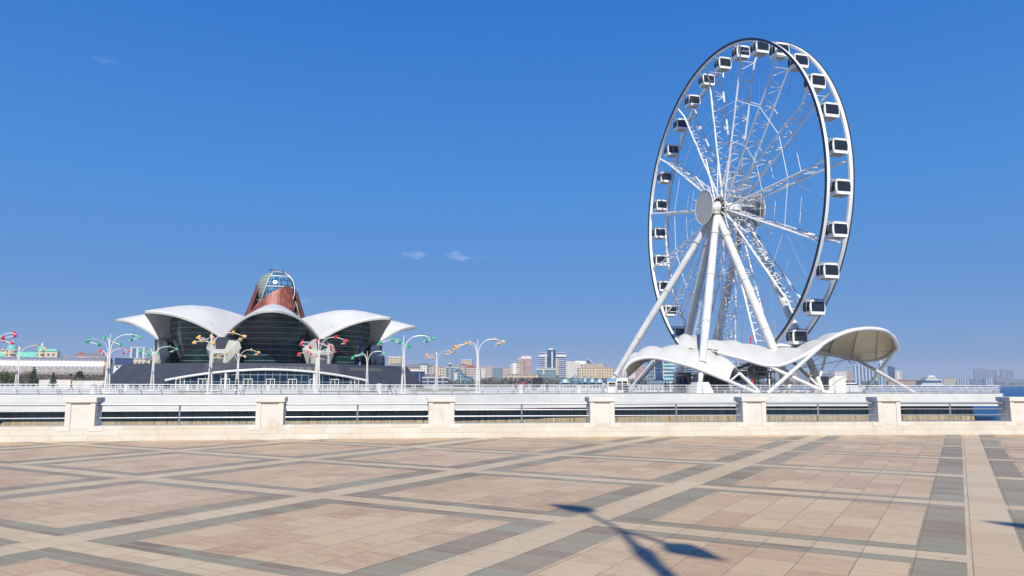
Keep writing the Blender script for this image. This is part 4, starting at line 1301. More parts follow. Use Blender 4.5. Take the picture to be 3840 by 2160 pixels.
def lerpz(z, t):
    for (a, b), (c, d_) in zip(t[:-1], t[1:]):
        if z <= c: return b + (d_ - b) * max(0, (z - a)) / (c - a)
    return t[-1][1]
def sm(x): x = max(0, min(1, x)); return x * x * (3 - 2 * x)
for (azl, azr, zt) in ((lambda z: lerpz(z, [(13, -75), (20, -66), (22.8, -51), (24.5, -41), (26.3, -24), (28.2, -5), (29, 14), (29.8, 24)]), lambda z: 34 + 10 * sm((z - 16) / 12), 29.7),
                       (lambda z: -150 + 20 * sm((z - 14) / 15), lambda z: -57 - 8 * sm((z - 28) / 2), 30.2),
                       (lambda z: 60 + 10 * sm((z - 27) / 2), lambda z: 150, 28.9),
                       (lambda z: 150 + 10 * sm((z - 14) / 15), lambda z: 205, 29.5)):
    b = MB()
    tf = lambda z, zt=zt: z
    R1 = surf(rc, azl, azr, 13, zt, 16, 14, .25); R2 = surf(rc, azl, azr, 13, zt, 16, 14, .02)
    b.grid(R1); b.grid(R2)
    b.grid([[r[0] for r in R1], [r[0] for r in R2]]); b.grid([[r[-1] for r in R1], [r[-1] for r in R2]]); b.grid([R1[-1], R2[-1]])
    b.build('copper_petal', M['copper'], mall, smooth=True)
b = MB(); b.lathe([(1.9, 34.0), (2.1, 34.2), (1.6, 34.6)], (0, 0, 0), 14)
b.box((1.0, 0, 34.3), (5.2, 2.0, .16), .1)
b.build('roof_platform', M['grey'], mall)
b = MB(); rr = random.Random(4)
for i in range(12):
    x, y = rr.uniform(-2, 2), rr.uniform(-1, 1); b.bar((x, y, 34.4), (x + rr.uniform(-.3, .3), y, 35.0 + rr.random() * .9), .07, 4)
b.bar((-2.6, 0, 35.0), (.5, 0, 34.7), .08, 4); b.bar((-2.4, .5, 35.4), (.3, 0, 34.8), .06, 4)
b.build('antenna', M['dgrey'], mall)

# ================================================================== LEFT BACKGROUND
# long tube building with lace pattern
def lace():
    m, nt, b = new_mat('tube_lace_cladding', .34, .75)
    t, x, y, z = coords(nt)
    cell = x / 4.2; zz = z / 4.2
    a = ((cell.frac() - .5) * (cell.frac() - .5) + (zz.frac() - .5) * (zz.frac() - .5))
    n1 = noise(nt, t.outputs['Object'], .8, 4)
    ring = a.gt(.05) * a.lt(.13)
    c = mix(nt, ring, (.72, .68, .62), (.45, .42, .40)); c = mix(nt, n1 * .5, c, (.46, .42, .38))
    nt.links.new(c, b.inputs['Base Color']); return m
pa, pb = G(-330, 412, .4), G(400, 445, .4)
T = thing('tube_building', 'long silver tube shaped building with a lace pattern left of the mall', 'building', pa.lerp(pb, .5), math.atan2(pb.y - pa.y, pb.x - pa.x))
L_ = (pb - pa).length; rT = 5.8
b = MB(); b.lathe([(rT, -L_ / 2), (rT, L_ / 2)], (0, 0, rT + 4.6), 40, axis=(1, 0, 0)); b.build('tube', lace(), T, smooth=True)
b = MB(); b.lathe([(rT * 1.06, L_ / 2 - 1.6), (rT * 1.06, L_ / 2 + .3)], (0, 0, rT + 4.6), 32, axis=(1, 0, 0)); b.build('end_ring', plain('bronze_ring', (.22, .13, .08), .5, .3), T)
b = MB(); b.lathe([(rT, L_ / 2 + .3), (rT, L_ / 2 + 1.8), (rT * .8, L_ / 2 + 2.4)], (0, 0, rT + 4.6), 32, axis=(1, 0, 0)); b.build('end_window', plain('blue_end_glass', (.01, .02, .09), .1), T)
b = MB(); b.box((0, 1, 2.3), (L_ * .99, 10, 4.8)); b.build('ground_floor', M['dgrey'], T)

def bldg(px0, px1, ytop, d, mat, label, depth=None, roof='flat', roofmat=None, yaw=0.0, group=None, parts=(), zb=0.1, ybase=None):
    """town building: real size from its place; parts: (name, u0, u1, y_top_px, y_bot_px, mat, proud)"""
    a, c = G(px0, d, zb), G(px1, d, zb)
    w = (c - a).length; mid = a.lerp(c, .5)
    h = P((px0 + px1) / 2, ytop, d).z - zb
    az = math.atan2(mid.x, mid.y)
    T = thing('building', label, 'building', mid, -az * .85 + yaw, group)
    w *= math.cos(az * .85)
    D_ = depth or max(12, w * .7)
    rh = 0
    if roof in ('hip', 'mansard'): rh = min(h * .28, w * .22)
    b = MB(); b.box2(-w / 2, w / 2, 0, D_, 0, h - rh); b.build('wall', mat, T)
    rm = roofmat or M['grey']
    b = MB()
    if roof == 'flat':
        b.box2(-w / 2 - .25, w / 2 + .25, -.25, D_ + .25, h - .05, h + .7)
    else:
        k = .72 if roof == 'mansard' else .25
        e = .4
        lo = [(-w / 2 - e, -e, h - rh), (w / 2 + e, -e, h - rh), (w / 2 + e, D_ + e, h - rh), (-w / 2 - e, D_ + e, h - rh)]
        ins = min(w, D_) * (1 - k) / 2
        hi = [(-w / 2 + ins, ins, h), (w / 2 - ins, ins, h), (w / 2 - ins, D_ - ins, h), (-w / 2 + ins, D_ - ins, h)]
        b.quad(lo); b.quad(hi); b.grid([lo, hi], closed=True)
    b.build('roof', rm, T)
    for nm, u0, u1, yt, yb, m_, proud in parts:
        pz1 = P((px0 + px1) / 2, yt, d).z - zb; pz0 = P((px0 + px1) / 2, yb, d).z - zb
        b = MB(); b.box2(-w / 2 + w * u0, -w / 2 + w * u1, -proud, max(1.5, D_ * .5) if pz1 > h else 1.0, pz0, pz1); b.build(nm, m_, T)
    return T
BE = (.50, .43, .33); GR = (.40, .385, .36); WH = (.62, .60, .56); PK = (.42, .325, .29); TN = (.45, .34, .24)
fB = facade('beige_facade', BE, (.05, .045, .04), 3.2, 3.4, .48, .52)
fB2 = facade('sandstone_facade', (.50, .41, .28), (.10, .07, .04), 4.2, 4.4, .42, .62, floor_line=(.58, .50, .38))
fG = facade('grey_facade', GR, (.06, .06, .065), 3.1, 2.9, .55, .5)
fW = facade('white_facade', WH, (.10, .11, .13), 3.0, 3.3, .5, .5)
fP = facade('pink_facade', PK, (.08, .07, .09), 3.3, 3.0, .6, .45, floor_line=(.60, .48, .42))
fT = facade('tan_facade', TN, (.07, .05, .04), 3.2, 3.0, .5, .5)
fDB = facade('blue_glass_facade', (.03, .06, .12), (.008, .035, .10), 3.4, 2.2, .8, .8, .3)
fTQ = facade('teal_glass_facade', (.24, .30, .31), (.03, .09, .12), 3.4, 2.4, .8, .7, .3)
fSB = facade('blue_banded_facade', (.58, .56, .52), (.008, .03, .13), 3.5, 400, 1.0, .66, .4)
fWB = facade('white_banded_facade', (.62, .60, .57), (.08, .085, .10), 3.4, 60, .9, .45, .5)
fPB = facade('pink_banded_facade', (.50, .36, .31), (.10, .08, .10), 3.5, 300, 1.0, .5, .5)
fFB = facade('far_blue_facade', (.15, .18, .26), (.07, .10, .18), 3.6, 7, .6, .6, .6)
fVB = facade('vertical_banded_facade', (.50, .53, .53), (.05, .12, .22), 500, 7.0, .62, 1.0, .4)
rRed = plain('red_tile_roof', (.30, .06, .05), .8, 0, .2, .2)
rGrn = plain('verdigris_roof', (.12, .42, .33), .7, 0, .15, .2)
rGry = plain('slate_roof', (.12, .12, .14), .7, 0, .2, .2)
rWht = M['white']
# government house with green roofs
d = 620
bldg(-120, 228, 1319, d, fB, 'long beige palace with green mansard roofs and small domes at the left edge', 40, 'mansard', rGrn)
def turret(px, d, ybot, ydome, yspire, rad, label):
    c = G(px, d, .1); z0 = P(px, ybot, d).z; z1 = P(px, ydome, d).z; z2 = P(px, yspire, d).z
    T = thing('turret', label, 'turret', c, 0)
    b = MB(); b.lathe([(rad, z0 - 24), (rad, z0)], (0, 0, 0), 12); b.build('wall', fB, T)
    b = MB(); h = z1 - z0; b.lathe([(rad * 1.1, z0), (rad * 1.05, z0 + h * .35), (rad * .75, z0 + h * .75), (rad * .25, z1)], (0, 0, 0), 14); b.build('dome', rGrn, T, smooth=True)
    b = MB(); b.lathe([(rad * .35, z1 - .3), (rad * .35, z1 + (z2 - z1) * .35), (.25, z1 + (z2 - z1) * .55), (.1, z2)], (0, 0, 0), 8); b.build('lantern', M['stone_pale'], T)
turret(33, 600, 1313, 1290, 1272, 3.4, 'green domed turret with a lantern on the left half of the palace')
turret(147, 600, 1318, 1298, 1278, 3.2, 'green domed turret with a lantern on the right half of the palace')
bldg(158, 205, 1308, 590, fB, 'square beige end pavilion of the palace with green roof and parapet', 26, 'mansard', rGrn)
hill(180, 640, 1500, 34, seed=2)
hill(1440, 2500, 2300, 40, seed=5)
hill(3050, 5200, 4200, 26, seed=9)
specs = [
 (278, 315, 1321, 900, fP, 'pinkish block with maroon roof above the tube building', 'hip', rRed),
 (228, 262, 1335, 860, fG, 'low grey flats just right of the green roofed palace', 'flat', None),
 (318, 372, 1325, 980, fP, 'wide pale pink flats behind the rear red lamp', 'mansard', rGry),
 (412, 428, 1352, 800, fP, 'narrow pink block touching the end of the tube building', 'flat', None),
 (424, 462, 1341, 760, fDB, 'blue glass office block left of the round striped tower', 'flat', None),
 (455, 494, 1343, 740, fDB, 'darker blue glass office wing in front of the striped tower', 'flat', None),
 (481, 533, 1304, 900, fVB, 'blue tower with white balcony stripes left of the mall', 'flat', rWht),
 (494, 540, 1346, 700, fB, 'beige flats with tall window bays right of the blue offices', 'flat', None),
 (536, 572, 1341, 720, fB, 'beige gabled flats half hidden by the mall', 'hip', rGry),
 (418, 470, 1372, 560, fW, 'low cream houses below the blue offices', 'flat', None),
 (468, 540, 1376, 540, fT, 'low tan houses beside the dark podium of the mall', 'flat', None),
 (1408, 1424, 1352, 900, fP, 'small pink tower with a red cap peeping over the podium', 'hip', rRed),
 (1453, 1504, 1339, 1050, fB, 'stepped beige tower rising behind the flats right of the mall', 'flat', rWht),
 (1456, 1516, 1362, 900, fG, 'grey roofed flats nearest the right end of the mall', 'mansard', rGry),
 (1516, 1572, 1366, 920, fB, 'cream flats with dormers right of the front green lamp', 'mansard', rGry),
 (1570, 1602, 1362, 940, fW, 'pale flats with a green roofed attic', 'mansard', plain('dark_green_roof', (.03, .10, .09), .6)),
 (1600, 1640, 1366, 950, fG, 'grey and tan flats left of the rear amber lamp', 'mansard', rGry),
 (1622, 1646, 1372, 900, fT, 'tan blank end wall block beside the rear amber lamp', 'flat', None),
 (1643, 1671, 1377, 880, fB, 'tan seven storey block with dark window columns', 'flat', None),
 (1570, 1650, 1402, 820, fW, 'row of small cream houses behind the dark glass hall', 'hip', rGry),
 (1670, 1704, 1378, 1000, fTQ, 'pale teal and white offices behind the viewing tower', 'flat', rWht),
 (1700, 1724, 1372, 1060, fG, 'grey green office slab left of the curved glass hall', 'flat', None),
 (1730, 1768, 1350, 1150, fB, 'cream stepped tower above the red roofs', 'flat', rWht),
 (1725, 1750, 1364, 1080, fP, 'pink flats with a pointed red roof', 'hip', rRed),
 (1748, 1786, 1369, 1060, fP, 'long dark windowed flats under a red roof', 'hip', rRed),
 (1784, 1800, 1386, 1100, fW, 'cream slab right of the red roofs', 'flat', None),
 (1796, 1818, 1385, 1120, fW, 'plain white box building behind the front amber lamp', 'flat', rWht),
 (1800, 1850, 1374, 1500, fP, 'brownish hillside flats right of the front amber lamp', 'flat', None),
 (1846, 1884, 1380, 1500, fTQ, 'hazy blue green office block on the hillside', 'flat', None),
 (1884, 1916, 1382, 1450, fP, 'violet grey flats left of the white hotel block', 'flat', None),
 (1913, 1946, 1361, 1250, fWB, 'white banded hotel block with a brown left edge', 'flat', None),
 (1944, 1965, 1359, 1255, fT, 'brown lift tower between the two hotel blocks', 'flat', None),
 (1941, 1994, 1344, 1320, fPB, 'pink banded hotel tower with a white crown', 'flat', rWht),
 (1900, 2020, 1404, 1160, fB2, 'low cream arcaded building under the two hotel blocks', 'flat', None),
 (2123, 2156, 1356, 1400, fW, 'white balconied tower right of the blue hotel', 'flat', rWht),
 (2146, 2176, 1360, 1450, fW, 'second paler balconied tower touching the sandstone palace', 'flat', None),
 (2154, 2200, 1354, 1500, fB, 'beige tower with rounded crown behind the sandstone palace', 'mansard', rWht),
 (2196, 2266, 1364, 1480, fB, 'wide cream flats behind the sandstone palace', 'flat', None),
 (2170, 2232, 1381, 1230, fB2, 'left wing of the arcaded sandstone palace', 'flat', None),
 (2228, 2302, 1378, 1240, fB2, 'right wing of the arcaded sandstone palace with pinnacles', 'flat', None),
 (2296, 2330, 1388, 1400, fG, 'grey flats just behind the left outer wheel leg', 'flat', None),
 (2345, 2390, 1378, 1350, fW, 'pale flats seen through the small canopy', 'flat', None),
 (2385, 2428, 1374, 1300, fPB, 'pinkish banded flats seen through the small canopy', 'flat', None),
 (2930, 2992, 1398, 1800, fPB, 'pinkish grey flats behind the crossing struts', 'flat', None),
 (2985, 3030, 1392, 1900, fFB, 'blue violet block behind the crossing struts', 'flat', None),
 (3028, 3072, 1402, 1900, fPB, 'brownish low block right of the rear wheel leg', 'flat', None),
 (3072, 3132, 1399, 2100, fFB, 'hazy flat roofed block under the red mast', 'flat', rWht),
 (3132, 3178, 1392, 1900, fW, 'white gridded frame block right of the white container', 'flat', None),
 (3164, 3208, 1391, 1950, fPB, 'grey pink slab behind the white gridded block', 'flat', None),
 (3335, 3350, 1372, 2300, fDB, 'dark blue tower right of the tall slender tower', 'flat', None),
 (3346, 3360, 1377, 2320, fDB, 'slanted dark blue tower twin on the right', 'flat', None),
 (3358, 3384, 1391, 2300, fWB, 'white banded low tower right of the dark blue pair', 'flat', rWht),
 (3326, 3432, 1424, 1950, fT, 'long tan waterfront block under red roofs', 'hip', rRed),
 (3428, 3456, 1424, 2300, fT, 'small brown block right of the red roofed block', 'flat', None),
 (3500, 3536, 1420, 2350, fW, 'pale block behind the stepped white building', 'flat', None),
 (3540, 3584, 1419, 2350, fB, 'cream waterfront offices right of the stepped white building', 'flat', None),
 (3590, 3636, 1419, 2450, fVB, 'grey waterfront offices with bright fins', 'flat', None),
 (3640, 3692, 1421, 2500, fFB, 'blue grey waterfront slab below the far towers', 'flat', None),
 (3694, 3728, 1419, 2480, fVB, 'striped waterfront block below the far towers', 'flat', None),
 (3655, 3668, 1385, 3200, fFB, 'first dark far tower, leftmost of the far group', 'flat', None),
 (3668, 3700, 1382, 3250, fFB, 'widest far tower of the left far group', 'flat', None),
 (3702, 3722, 1386, 3300, fFB, 'third far tower of the left far group', 'flat', None),
 (3722, 3742, 1388, 3350, fFB, 'last and palest tower of the left far group', 'flat', None),
 (3757, 3780, 1385, 3300, fFB, 'left far tower of the pair near the right edge', 'flat', None),
 (3782, 3804, 1389, 3350, fFB, 'right far tower of the pair near the right edge', 'flat', None),
 (3735, 3764, 1411, 2900, fFB, 'low blue block between the two far tower groups', 'flat', None),
 (3764, 3806, 1419, 2900, fFB, 'low slate blue block under the right far towers', 'flat', None),
 (3808, 3860, 1420, 2950, fTQ, 'low green block on the shore at the right edge', 'flat', None),
]
for px0, px1, yt, d, mt, lb_, rf, rm in specs:
    bldg(px0, px1, yt, d, mt, lb_, None, rf, rm, yaw=random.Random(px0).uniform(-.12, .12))
# blue and cream hotel
bldg(2023, 2123, 1324, 1300, fSB, 'large blue glass hotel with cream stripes and a raised centre', 24, 'flat', rWht, parts=(
  ('tower', .30, .62, 1312, 1400, fDB, 1.5), ('pier', .21, .27, 1326, 1390, M['stone_pale'], 2.2), ('pier', .45, .51, 1318, 1390, M['stone_pale'], 2.6),
  ('pier', .60, .72, 1345, 1408, fB, 3.4), ('lift_room', .36, .52, 1306, 1312, M['white'], .5), ('cornice', -.01, 1.01, 1331, 1338, M['white'], .9)))
bldg(2012, 2086, 1381, 1200, fTQ, 'teal glass office with white roof lines before the blue hotel', 18, 'flat', rWht, parts=(('roof_line', -.02, 1.02, 1384, 1387, M['white'], .8), ('sign', .32, .40, 1386, 1404, M['lamp_lens'], .6)))
bldg(1955, 1992, 1336, 1330, fW, 'white roof crown of the pink hotel tower', 14, 'flat', rWht, zb=40)
# glass towers behind the small canopy
bldg(2427, 2490, 1338, 700, fTQ, 'round fronted glass tower with white banding behind the small canopy', 22, 'flat', rWht, parts=(('bay', .48, .95, 1345, 1420, fDB, 1.5), ('fin', .44, .48, 1340, 1422, M['white'], 2.0), ('fin', .95, .99, 1340, 1422, M['white'], 2.0)))
bldg(2490, 2532, 1345, 710, facade('striped_teal_facade', (.55, .6, .6), (.02, .14, .18), 3.4, 300, 1.0, .6, .3), 'teal striped half of the glass tower behind the small canopy', 20, 'flat', None)
# white and blue apartment row, stepped
for i in range(7):
    px = 3206 + i * 13
    bldg(px, px + 11, 1368 + i * 3.2, 1650 + i * 45, fVB, ['tallest and nearest slab of the white and blue row', 'second slab of the white and blue row from the left', 'third slab of the white and blue row from the left', 'middle slab of the white and blue apartment row', 'third slab from the right in the white and blue row', 'second slab from the right in the white and blue row', 'lowest and farthest slab of the white and blue row'][i], 26, 'flat', rWht, group='white and blue apartment slabs')
bldg(3297, 3321, 1360, 1700, fVB, 'slender blue tower with white crown behind the right struts', 26, 'flat', rWht, parts=(('lift_room', .3, .7, 1351, 1359, M['white'], 0),))
# sail shaped glass building
c = G(2217, 1900, .1); T = thing('sail_building', 'blue glass sail shaped building peeping over the cream flats', 'building', c)
k = 1900 / F; b = MB(); pts = [(-13 * k, 0), (-13 * k, 95 * k), (-8 * k, 92 * k), (2 * k, 84 * k), (10 * k, 74 * k), (13 * k, 68 * k), (13 * k, 0)]
b.quad([(x, 0, z) for x, z in pts]); b.quad([(x, 14, z) for x, z in pts]); b.grid([[(x, 0, z) for x, z in pts], [(x, 14, z) for x, z in pts]], closed=True); b.build('wall', fDB, T)
b = MB(); b.tube([(x, -.5, z) for x, z in pts[1:6]], 1.1, 5); b.build('edge', M['white'], T)
# dark glass hall right of the mall
bldg(1512, 1592, 1392, 520, facade('dark_hall_glass', (.02, .04, .08), (.006, .02, .06), 4.5, 3.0, .9, .9, .3), 'dark blue glass hall right of the mall behind slim masts', 26, 'flat', M['white'])
bldg(1584, 1680, 1418, 500, facade('pavilion_glass', (.30, .32, .36), (.02, .03, .06), 3.0, 5.0, .85, .7, .5), 'long low dark pavilion with a thin pale roof right of the glass hall', 14, 'flat', M['stone_pale'])
for i, px in enumerate((1530, 1540, 1546, 1573, 1616, 1727, 1779)):
    a = G(px, 480 + 10 * i, .1); T = thing('light_mast', ['slim mast at the left of the dark glass hall', 'slim mast, second from left before the dark glass hall', 'slim mast, third from left before the dark glass hall', 'slim mast before the right part of the dark glass hall', 'slim mast before the low dark pavilion', 'slim mast before the curved glass hall', 'slim mast left of the front amber lamp'][i], 'mast', a, 0, 'slim white masts right of the mall')
    b = MB(); h = (8.4 if i < 5 else 9.5); b.tube([(0, 0, 0), (0, 0, h)], [.14, .09], 6); b.build('pole', M['white'], T); b = MB(); b.box((0, 0, h), (.9, .4, .2)); b.build('lamp_head', M['grey'], T)
# viewing tower
a = G(1686, 900, .1); T = thing('viewing_tower', 'slim lattice tower with a wide round deck behind the rear amber lamp', 'tower', a)
zk = lambda y: P(1686, y, 900).z
b = MB(); b.tube([(0, 0, 0), (0, 0, zk(1360))], [1.8, 1.0], 8); b.bar((0, 0, zk(1360)), (0, 0, zk(1338)), .5, 6); b.build('shaft', M['grey'], T)
b = MB(); b.lathe([(1.5, zk(1371)), (3.2, zk(1368)), (3.2, zk(1364)), (1.8, zk(1360))], (0, 0, 0), 16); b.build('observation_deck', M['beige_steel'], T)
# curved blue glass hall
a = G(1738, 780, .1); T = thing('glass_hall', 'blue green glass hall with a swooping curved roof left of the front amber lamp', 'building', a)
k = 780 / F; prof = [(-30, 0), (-30, 40), (-28, 56), (-22, 60), (-14, 55), (-6, 44), (4, 36), (16, 31), (30, 28), (34, 22), (31, 0)]
b = MB(); A_ = [(x * k, 0, z * k) for x, z in prof]; B_ = [(x * k, 22, z * k) for x, z in prof]
b.quad(A_); b.quad(B_); b.build('glass', fTQ, T)
b = MB(); b.grid([A_[1:10], B_[1:10]]); b.tube([(p[0], p[1] - .2, p[2]) for p in A_[1:10]], .7, 5); b.build('roof', plain('curved_blue_roof', (.03, .12, .25), .3), T)
b = MB(); b.box((-29 * k, -.6, 24 * k), (3.2, 1.4, 44 * k)); b.build('pier', M['stone_pale'], T)
# flower roofed mall across the water
a = G(2183, 1060, .1); T = thing('flower_roof_mall', 'low blue grey building with flower like curved roofs on the far shore', 'building', a)
k = 1060 / F
m1 = plain('blue_grey_roof', (.10, .20, .26), .4, 0, .2, .05)
for x0, x1, h in ((-84, -40, 26), (-44, 0, 36), (0, 24, 32), (24, 54, 30), (50, 84, 27)):
    b = MB(); rows = []
    for i in range(11):
        u = i / 10; x = (x0 + (x1 - x0) * u) * k; z = h * k * (math.sin(math.pi * (.12 + .76 * u)) ** .8)
        rows.append([(x, 0, z * .35), (x, 2, z * .85), (x, 9, z), (x, 22, z * .7)])
    b.grid(rows); b.build('roof_shell', m1, T, smooth=True)
b = MB(); b.box2(-80 * k, 82 * k, 4, 20, 0, 14 * k); b.build('glass_wall', fDB, T)
b = MB(); b.lathe([(5, 0), (6.2, 6), (5, 11), (1.5, 14.5)], (-26 * k, -1.5, 0), 14); b.build('glass_lobby', fTQ, T)
# stepped white building on the right shore
a = G(3495, 2150, .1); T = thing('stepped_building', 'white stepped building with curved terraces on the right shore', 'building', a)
k = 2150 / F
for i in range(7):
    b = MB(); x0 = -40 + i * 6; b.box2(x0 * k, (42 - i * 3) * k, i * 2.2, 40, (i * 4.6) * k, (i * 4.6 + 3.4) * k); b.build('terrace', M['white'] if i % 2 == 0 else M['stone_pale'], T)
b = MB(); b.box2(-36 * k, 40 * k, 4, 38, 0, 18 * k); b.build('glass', fDB, T)
b = MB(); b.lathe([(13 * k, 30 * k), (11 * k, 34 * k), (6 * k, 37 * k)], (14 * k, 20, 0), 16); b.build('dome', M['white'], T, smooth=True)
# red masts / cranes far away
for px, yt, d, lb_ in ((3113, 1384, 2200, 'short red mast behind the white container'), (2822, 1262, 900, 'red crane mast seen between the wheel legs'), (2911, 1268, 900, 'grey crane mast seen just right of the wheel leg'), (3439, 1390, 3600, 'hair thin lattice mast on the far right shore')):
    a = G(px, d, .1); z = P(px, yt, d).z; T = thing('crane', lb_, 'crane', a)
    mm = M['lamp_red'] if 'red' in lb_ else M['grey']
    b = MB(); b.tube([(0, 0, 0), (0, 0, z)], [z * .035, z * .012], 4); b.build('mast', mm, T)
    if 'crane' in lb_:
        b = MB(); b.bar((-2, 0, z * .82), (5, 0, z * 1.12), .35, 4); b.build('jib', mm, T)
# moored yacht
a = G(3195, 190, -3.1); T = thing('yacht', 'white motor yacht moored behind the railing right of the container', 'boat', a, .1)
b = MB(); hull = [(-3.2, .0), (-3.0, 1.0), (1.6, 1.1), (3.4, 0)]
rows = []
for z, s_ in ((0, .8), (1.2, 1.0), (4.2, 1.1)): rows.append([(x * s_, (y + .2) * 1.3 * s_, z) for x, y in ((-3.2, -1), (1.4, -1), (3.4, 0), (1.4, 1), (-3.2, 1))])
b.grid(rows, closed=True); b.quad(rows[-1]); b.build('hull', M['white'], T)
b = MB(); b.box((-.6, .2, 4.7), (4.0, 2.0, .9), 0, 0, .8); b.build('cabin', M['white'], T)
b = MB(); b.box((-.6, .2, 4.75), (4.04, 2.04, .3), 0, 0, .93); b.build('window', M['darkglass'], T)
# pale hoarding left of the mall
a, c = G(146, 215, DZ), G(534, 200, DZ)
T = thing('hoarding', 'pale patched site hoarding between the tube building and the mall', 'hoarding', a)
n_ = 9; tints = [M['stone_pale'], plain('hoarding_white', (.55, .56, .56), .7), plain('hoarding_cream', (.58, .54, .46), .7)]
for i in range(n_):
    p, q = a.lerp(c, i / n_), a.lerp(c, (i + .97) / n_); dr = (q - p).normalized(); nn = Vector((-dr.y, dr.x, 0)) * .08
    b = MB(); b.prism([tuple((p - nn)[:2]), tuple((q - nn)[:2]), tuple((q + nn)[:2]), tuple((p + nn)[:2])], DZ, DZ + 2.0 + .25 * (i < 3)); b.build('panel', tints[(i * 7) % 3], T, a)

# ================================================================== TREES
def leafy(b, c, r, n, size, rr, m=0, squash=1.0):
    for _ in range(n):
        v = Vector((rr.gauss(0, 1), rr.gauss(0, 1), rr.gauss(0, 1)))
        v = v.normalized() * r * (rr.random() ** .4); v.z *= squash
        p = Vector(c) + v; u = Vector((rr.gauss(0, 1), rr.gauss(0, 1), rr.gauss(0, 1))).normalized() * size * rr.uniform(.5, 1.2)
        w = u.orthogonal().normalized() * size * rr.uniform(.3, .8)
        b.quad([p - u, p - w, p + u, p + w], m)
def tree(px, d, ytop, wpx, kind, label, seed, z=DZ):
    rr = random.Random(seed); c = G(px, d, z); h = P(px, ytop, d).z - z; r = wpx * d / F / 2
    T = thing({'conifer': 'conifer_tree', 'bare': 'bare_tree'}.get(kind, 'evergreen_tree'), label, 'tree', c, rr.uniform(0, 6))
    b = MB(); b.tube([(0, 0, 0), (.05 * r, 0, h * .4), (0, .05 * r, h * .85)], [h * .035, h * .022, h * .006], 6)
    for i in range(6):
        a = rr.uniform(0, 6.28); z0 = h * rr.uniform(.3, .65); b.bar((0, 0, z0), (math.cos(a) * r * .6, math.sin(a) * r * .6, z0 + h * .2), h * .008, 4)
    b.build('trunk', M['bark'], T)
    b = MB()
    if kind == 'conifer':
        for i in range(9):
            f = i / 8; leafy(b, (rr.uniform(-.1, .1) * r, 0, h * (.14 + .82 * f)), r * (1.05 - .9 * f), 110, h * .045, rr, 0, .45)
        mt = M['leaf_dark']
    elif kind == 'bare':
        for _ in range(420):
            a = rr.uniform(0, 6.28); q = r * rr.random() ** .5 * .5; zz = h * rr.uniform(.3, .75)
            p = Vector((math.cos(a) * q, math.sin(a) * q, zz)); e = p + Vector((math.cos(a) * rr.uniform(.1, .5) * r, math.sin(a) * rr.uniform(.1, .5) * r, h * rr.uniform(.08, .25)))
            w = Vector((rr.gauss(0, 1), rr.gauss(0, 1), 0)).normalized() * h * .006
            b.quad([p - w, p + w, e])
        mt = M['twigs']
    else:
        for i in range(9):
            a = rr.uniform(0, 6.28); q = r * rr.uniform(0, .55)
            leafy(b, (math.cos(a) * q, math.sin(a) * q, h * rr.uniform(.35, .8)), r * rr.uniform(.35, .6), 90, h * .05, rr, 0, .9)
        mt = M['leaf_mid']
    b.build('crown', mt, T)
for args in [(22, 260, 1384, 70, 'ever', 'bushy dark tree at the far left edge before the tube building', 1), (52, 250, 1396, 50, 'ever', 'low bushy tree left of the blue post at the left', 2),
  (90, 262, 1392, 46, 'bare', 'leafless tree before the tube, left of the tall conifer', 3), (122, 246, 1376, 44, 'conifer', 'tall dark conifer before the left half of the tube building', 4),
  (105, 255, 1380, 60, 'bare', 'pale leafless tree behind the tall conifer', 5), (155, 260, 1402, 40, 'bare', 'small leafless tree between the two conifers', 6),
  (197, 200, 1396, 34, 'conifer', 'dark conifer standing before the hoarding', 7), (228, 270, 1398, 40, 'bare', 'leafless tree just right of the hoarding conifer', 8),
  (262, 268, 1402, 40, 'bare', 'leafless tree behind the middle of the hoarding', 9), (297, 280, 1386, 34, 'ever', 'round dark evergreen before the tube near its end', 10),
  (330, 275, 1400, 44, 'bare', 'leafless tree right of the round evergreen', 11), (372, 278, 1402, 44, 'bare', 'leafless tree under the end of the tube building', 12),
  (425, 300, 1388, 46, 'bare', 'leafless tree right of the tube end, behind the front green lamp', 13), (455, 300, 1392, 46, 'bare', 'second leafless tree between tube end and mall', 14), (492, 290, 1398, 40, 'bare', 'leafless tree nearest the dark podium of the mall', 15)]:
    tree(*args)
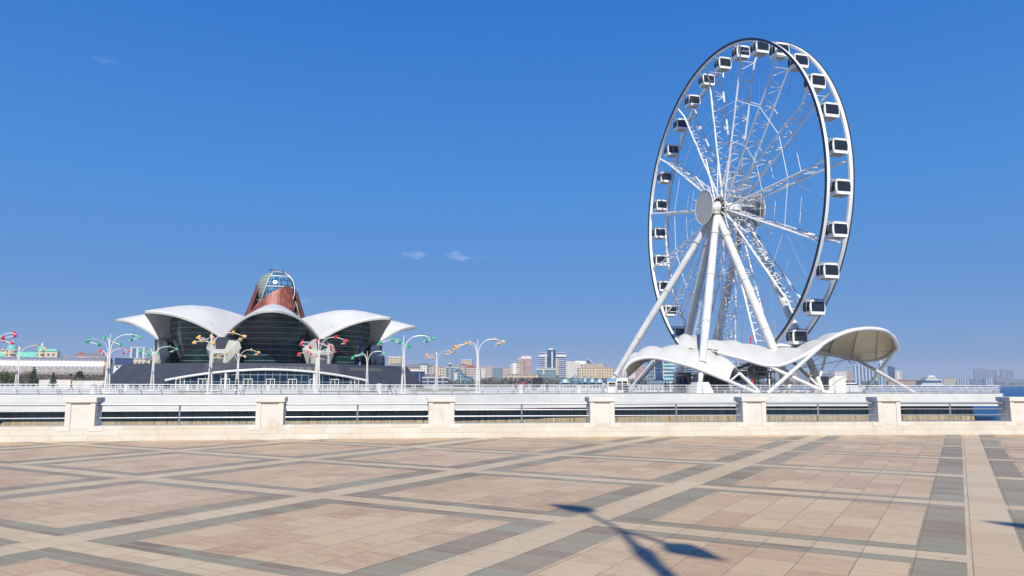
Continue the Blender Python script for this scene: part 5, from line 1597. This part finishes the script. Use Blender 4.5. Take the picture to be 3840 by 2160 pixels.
# far shore woods, one mass each
def wood(px0, px1, d, h, n, seed, mats, w=9):
    rr = random.Random(seed); b = MB()
    for i in range(n):
        px = rr.uniform(px0, px1); dd = d * rr.uniform(1, 1.05); c = G(px, dd, .1); hh = h * rr.uniform(.55, 1.05)
        for _ in range(26):
            v = Vector((rr.gauss(0, .4) * hh * .5, rr.gauss(0, .4) * hh * .4, hh * rr.random() ** .8 * .95)); s_ = hh * rr.uniform(.08, .2)
            p = c + v; u = Vector((rr.gauss(0, 1), rr.gauss(0, 1), rr.gauss(0, 1))).normalized() * s_; q = u.orthogonal().normalized() * s_ * .8
            b.quad([p - u, p - q, p + u, p + q], rr.randrange(len(mats)))
    o = b.build('woodland', mats); o['kind'] = 'stuff'
M['wood_a'] = plain('hazy_bare_wood', (.13, .115, .12), .95, 0, .3, .1); M['wood_b'] = plain('hazy_green_wood', (.06, .085, .06), .95, 0, .3, .1)
wood(1800, 2345, 1095, 11, 330, 5, [M['wood_a'], M['wood_a'], M['wood_b']])
wood(2345, 2800, 1140, 10, 200, 6, [M['wood_a'], M['wood_b']])
wood(2800, 3330, 1700, 11, 160, 7, [M['wood_a'], M['wood_b']])
wood(3330, 3840, 2700, 13, 160, 8, [M['wood_a'], M['wood_b']])
wood(-250, 560, 330, 5.5, 150, 9, [M['wood_a'], M['wood_a'], M['wood_b']])
wood(1480, 1800, 620, 5, 90, 10, [M['wood_a'], M['wood_b']])

# ================================================================== AIR over the water
b = MB(); b.box2(-7000, 7500, -120, 7200, -4.6, 140)
hz = b.build('haze', None); hz['kind'] = 'stuff'
hz.data.materials.clear()
m = bpy.data.materials.new('sea_haze'); m.use_nodes = True; nt = m.node_tree; nt.nodes.clear()
o_ = nt.nodes.new('ShaderNodeOutputMaterial'); v_ = nt.nodes.new('ShaderNodeVolumePrincipled')
v_.inputs['Color'].default_value = (.80, .88, 1.0, 1); v_.inputs['Density'].default_value = 0.00012; v_.inputs['Anisotropy'].default_value = 0.0
nt.links.new(v_.outputs[0], o_.inputs['Volume']); hz.data.materials.append(m)
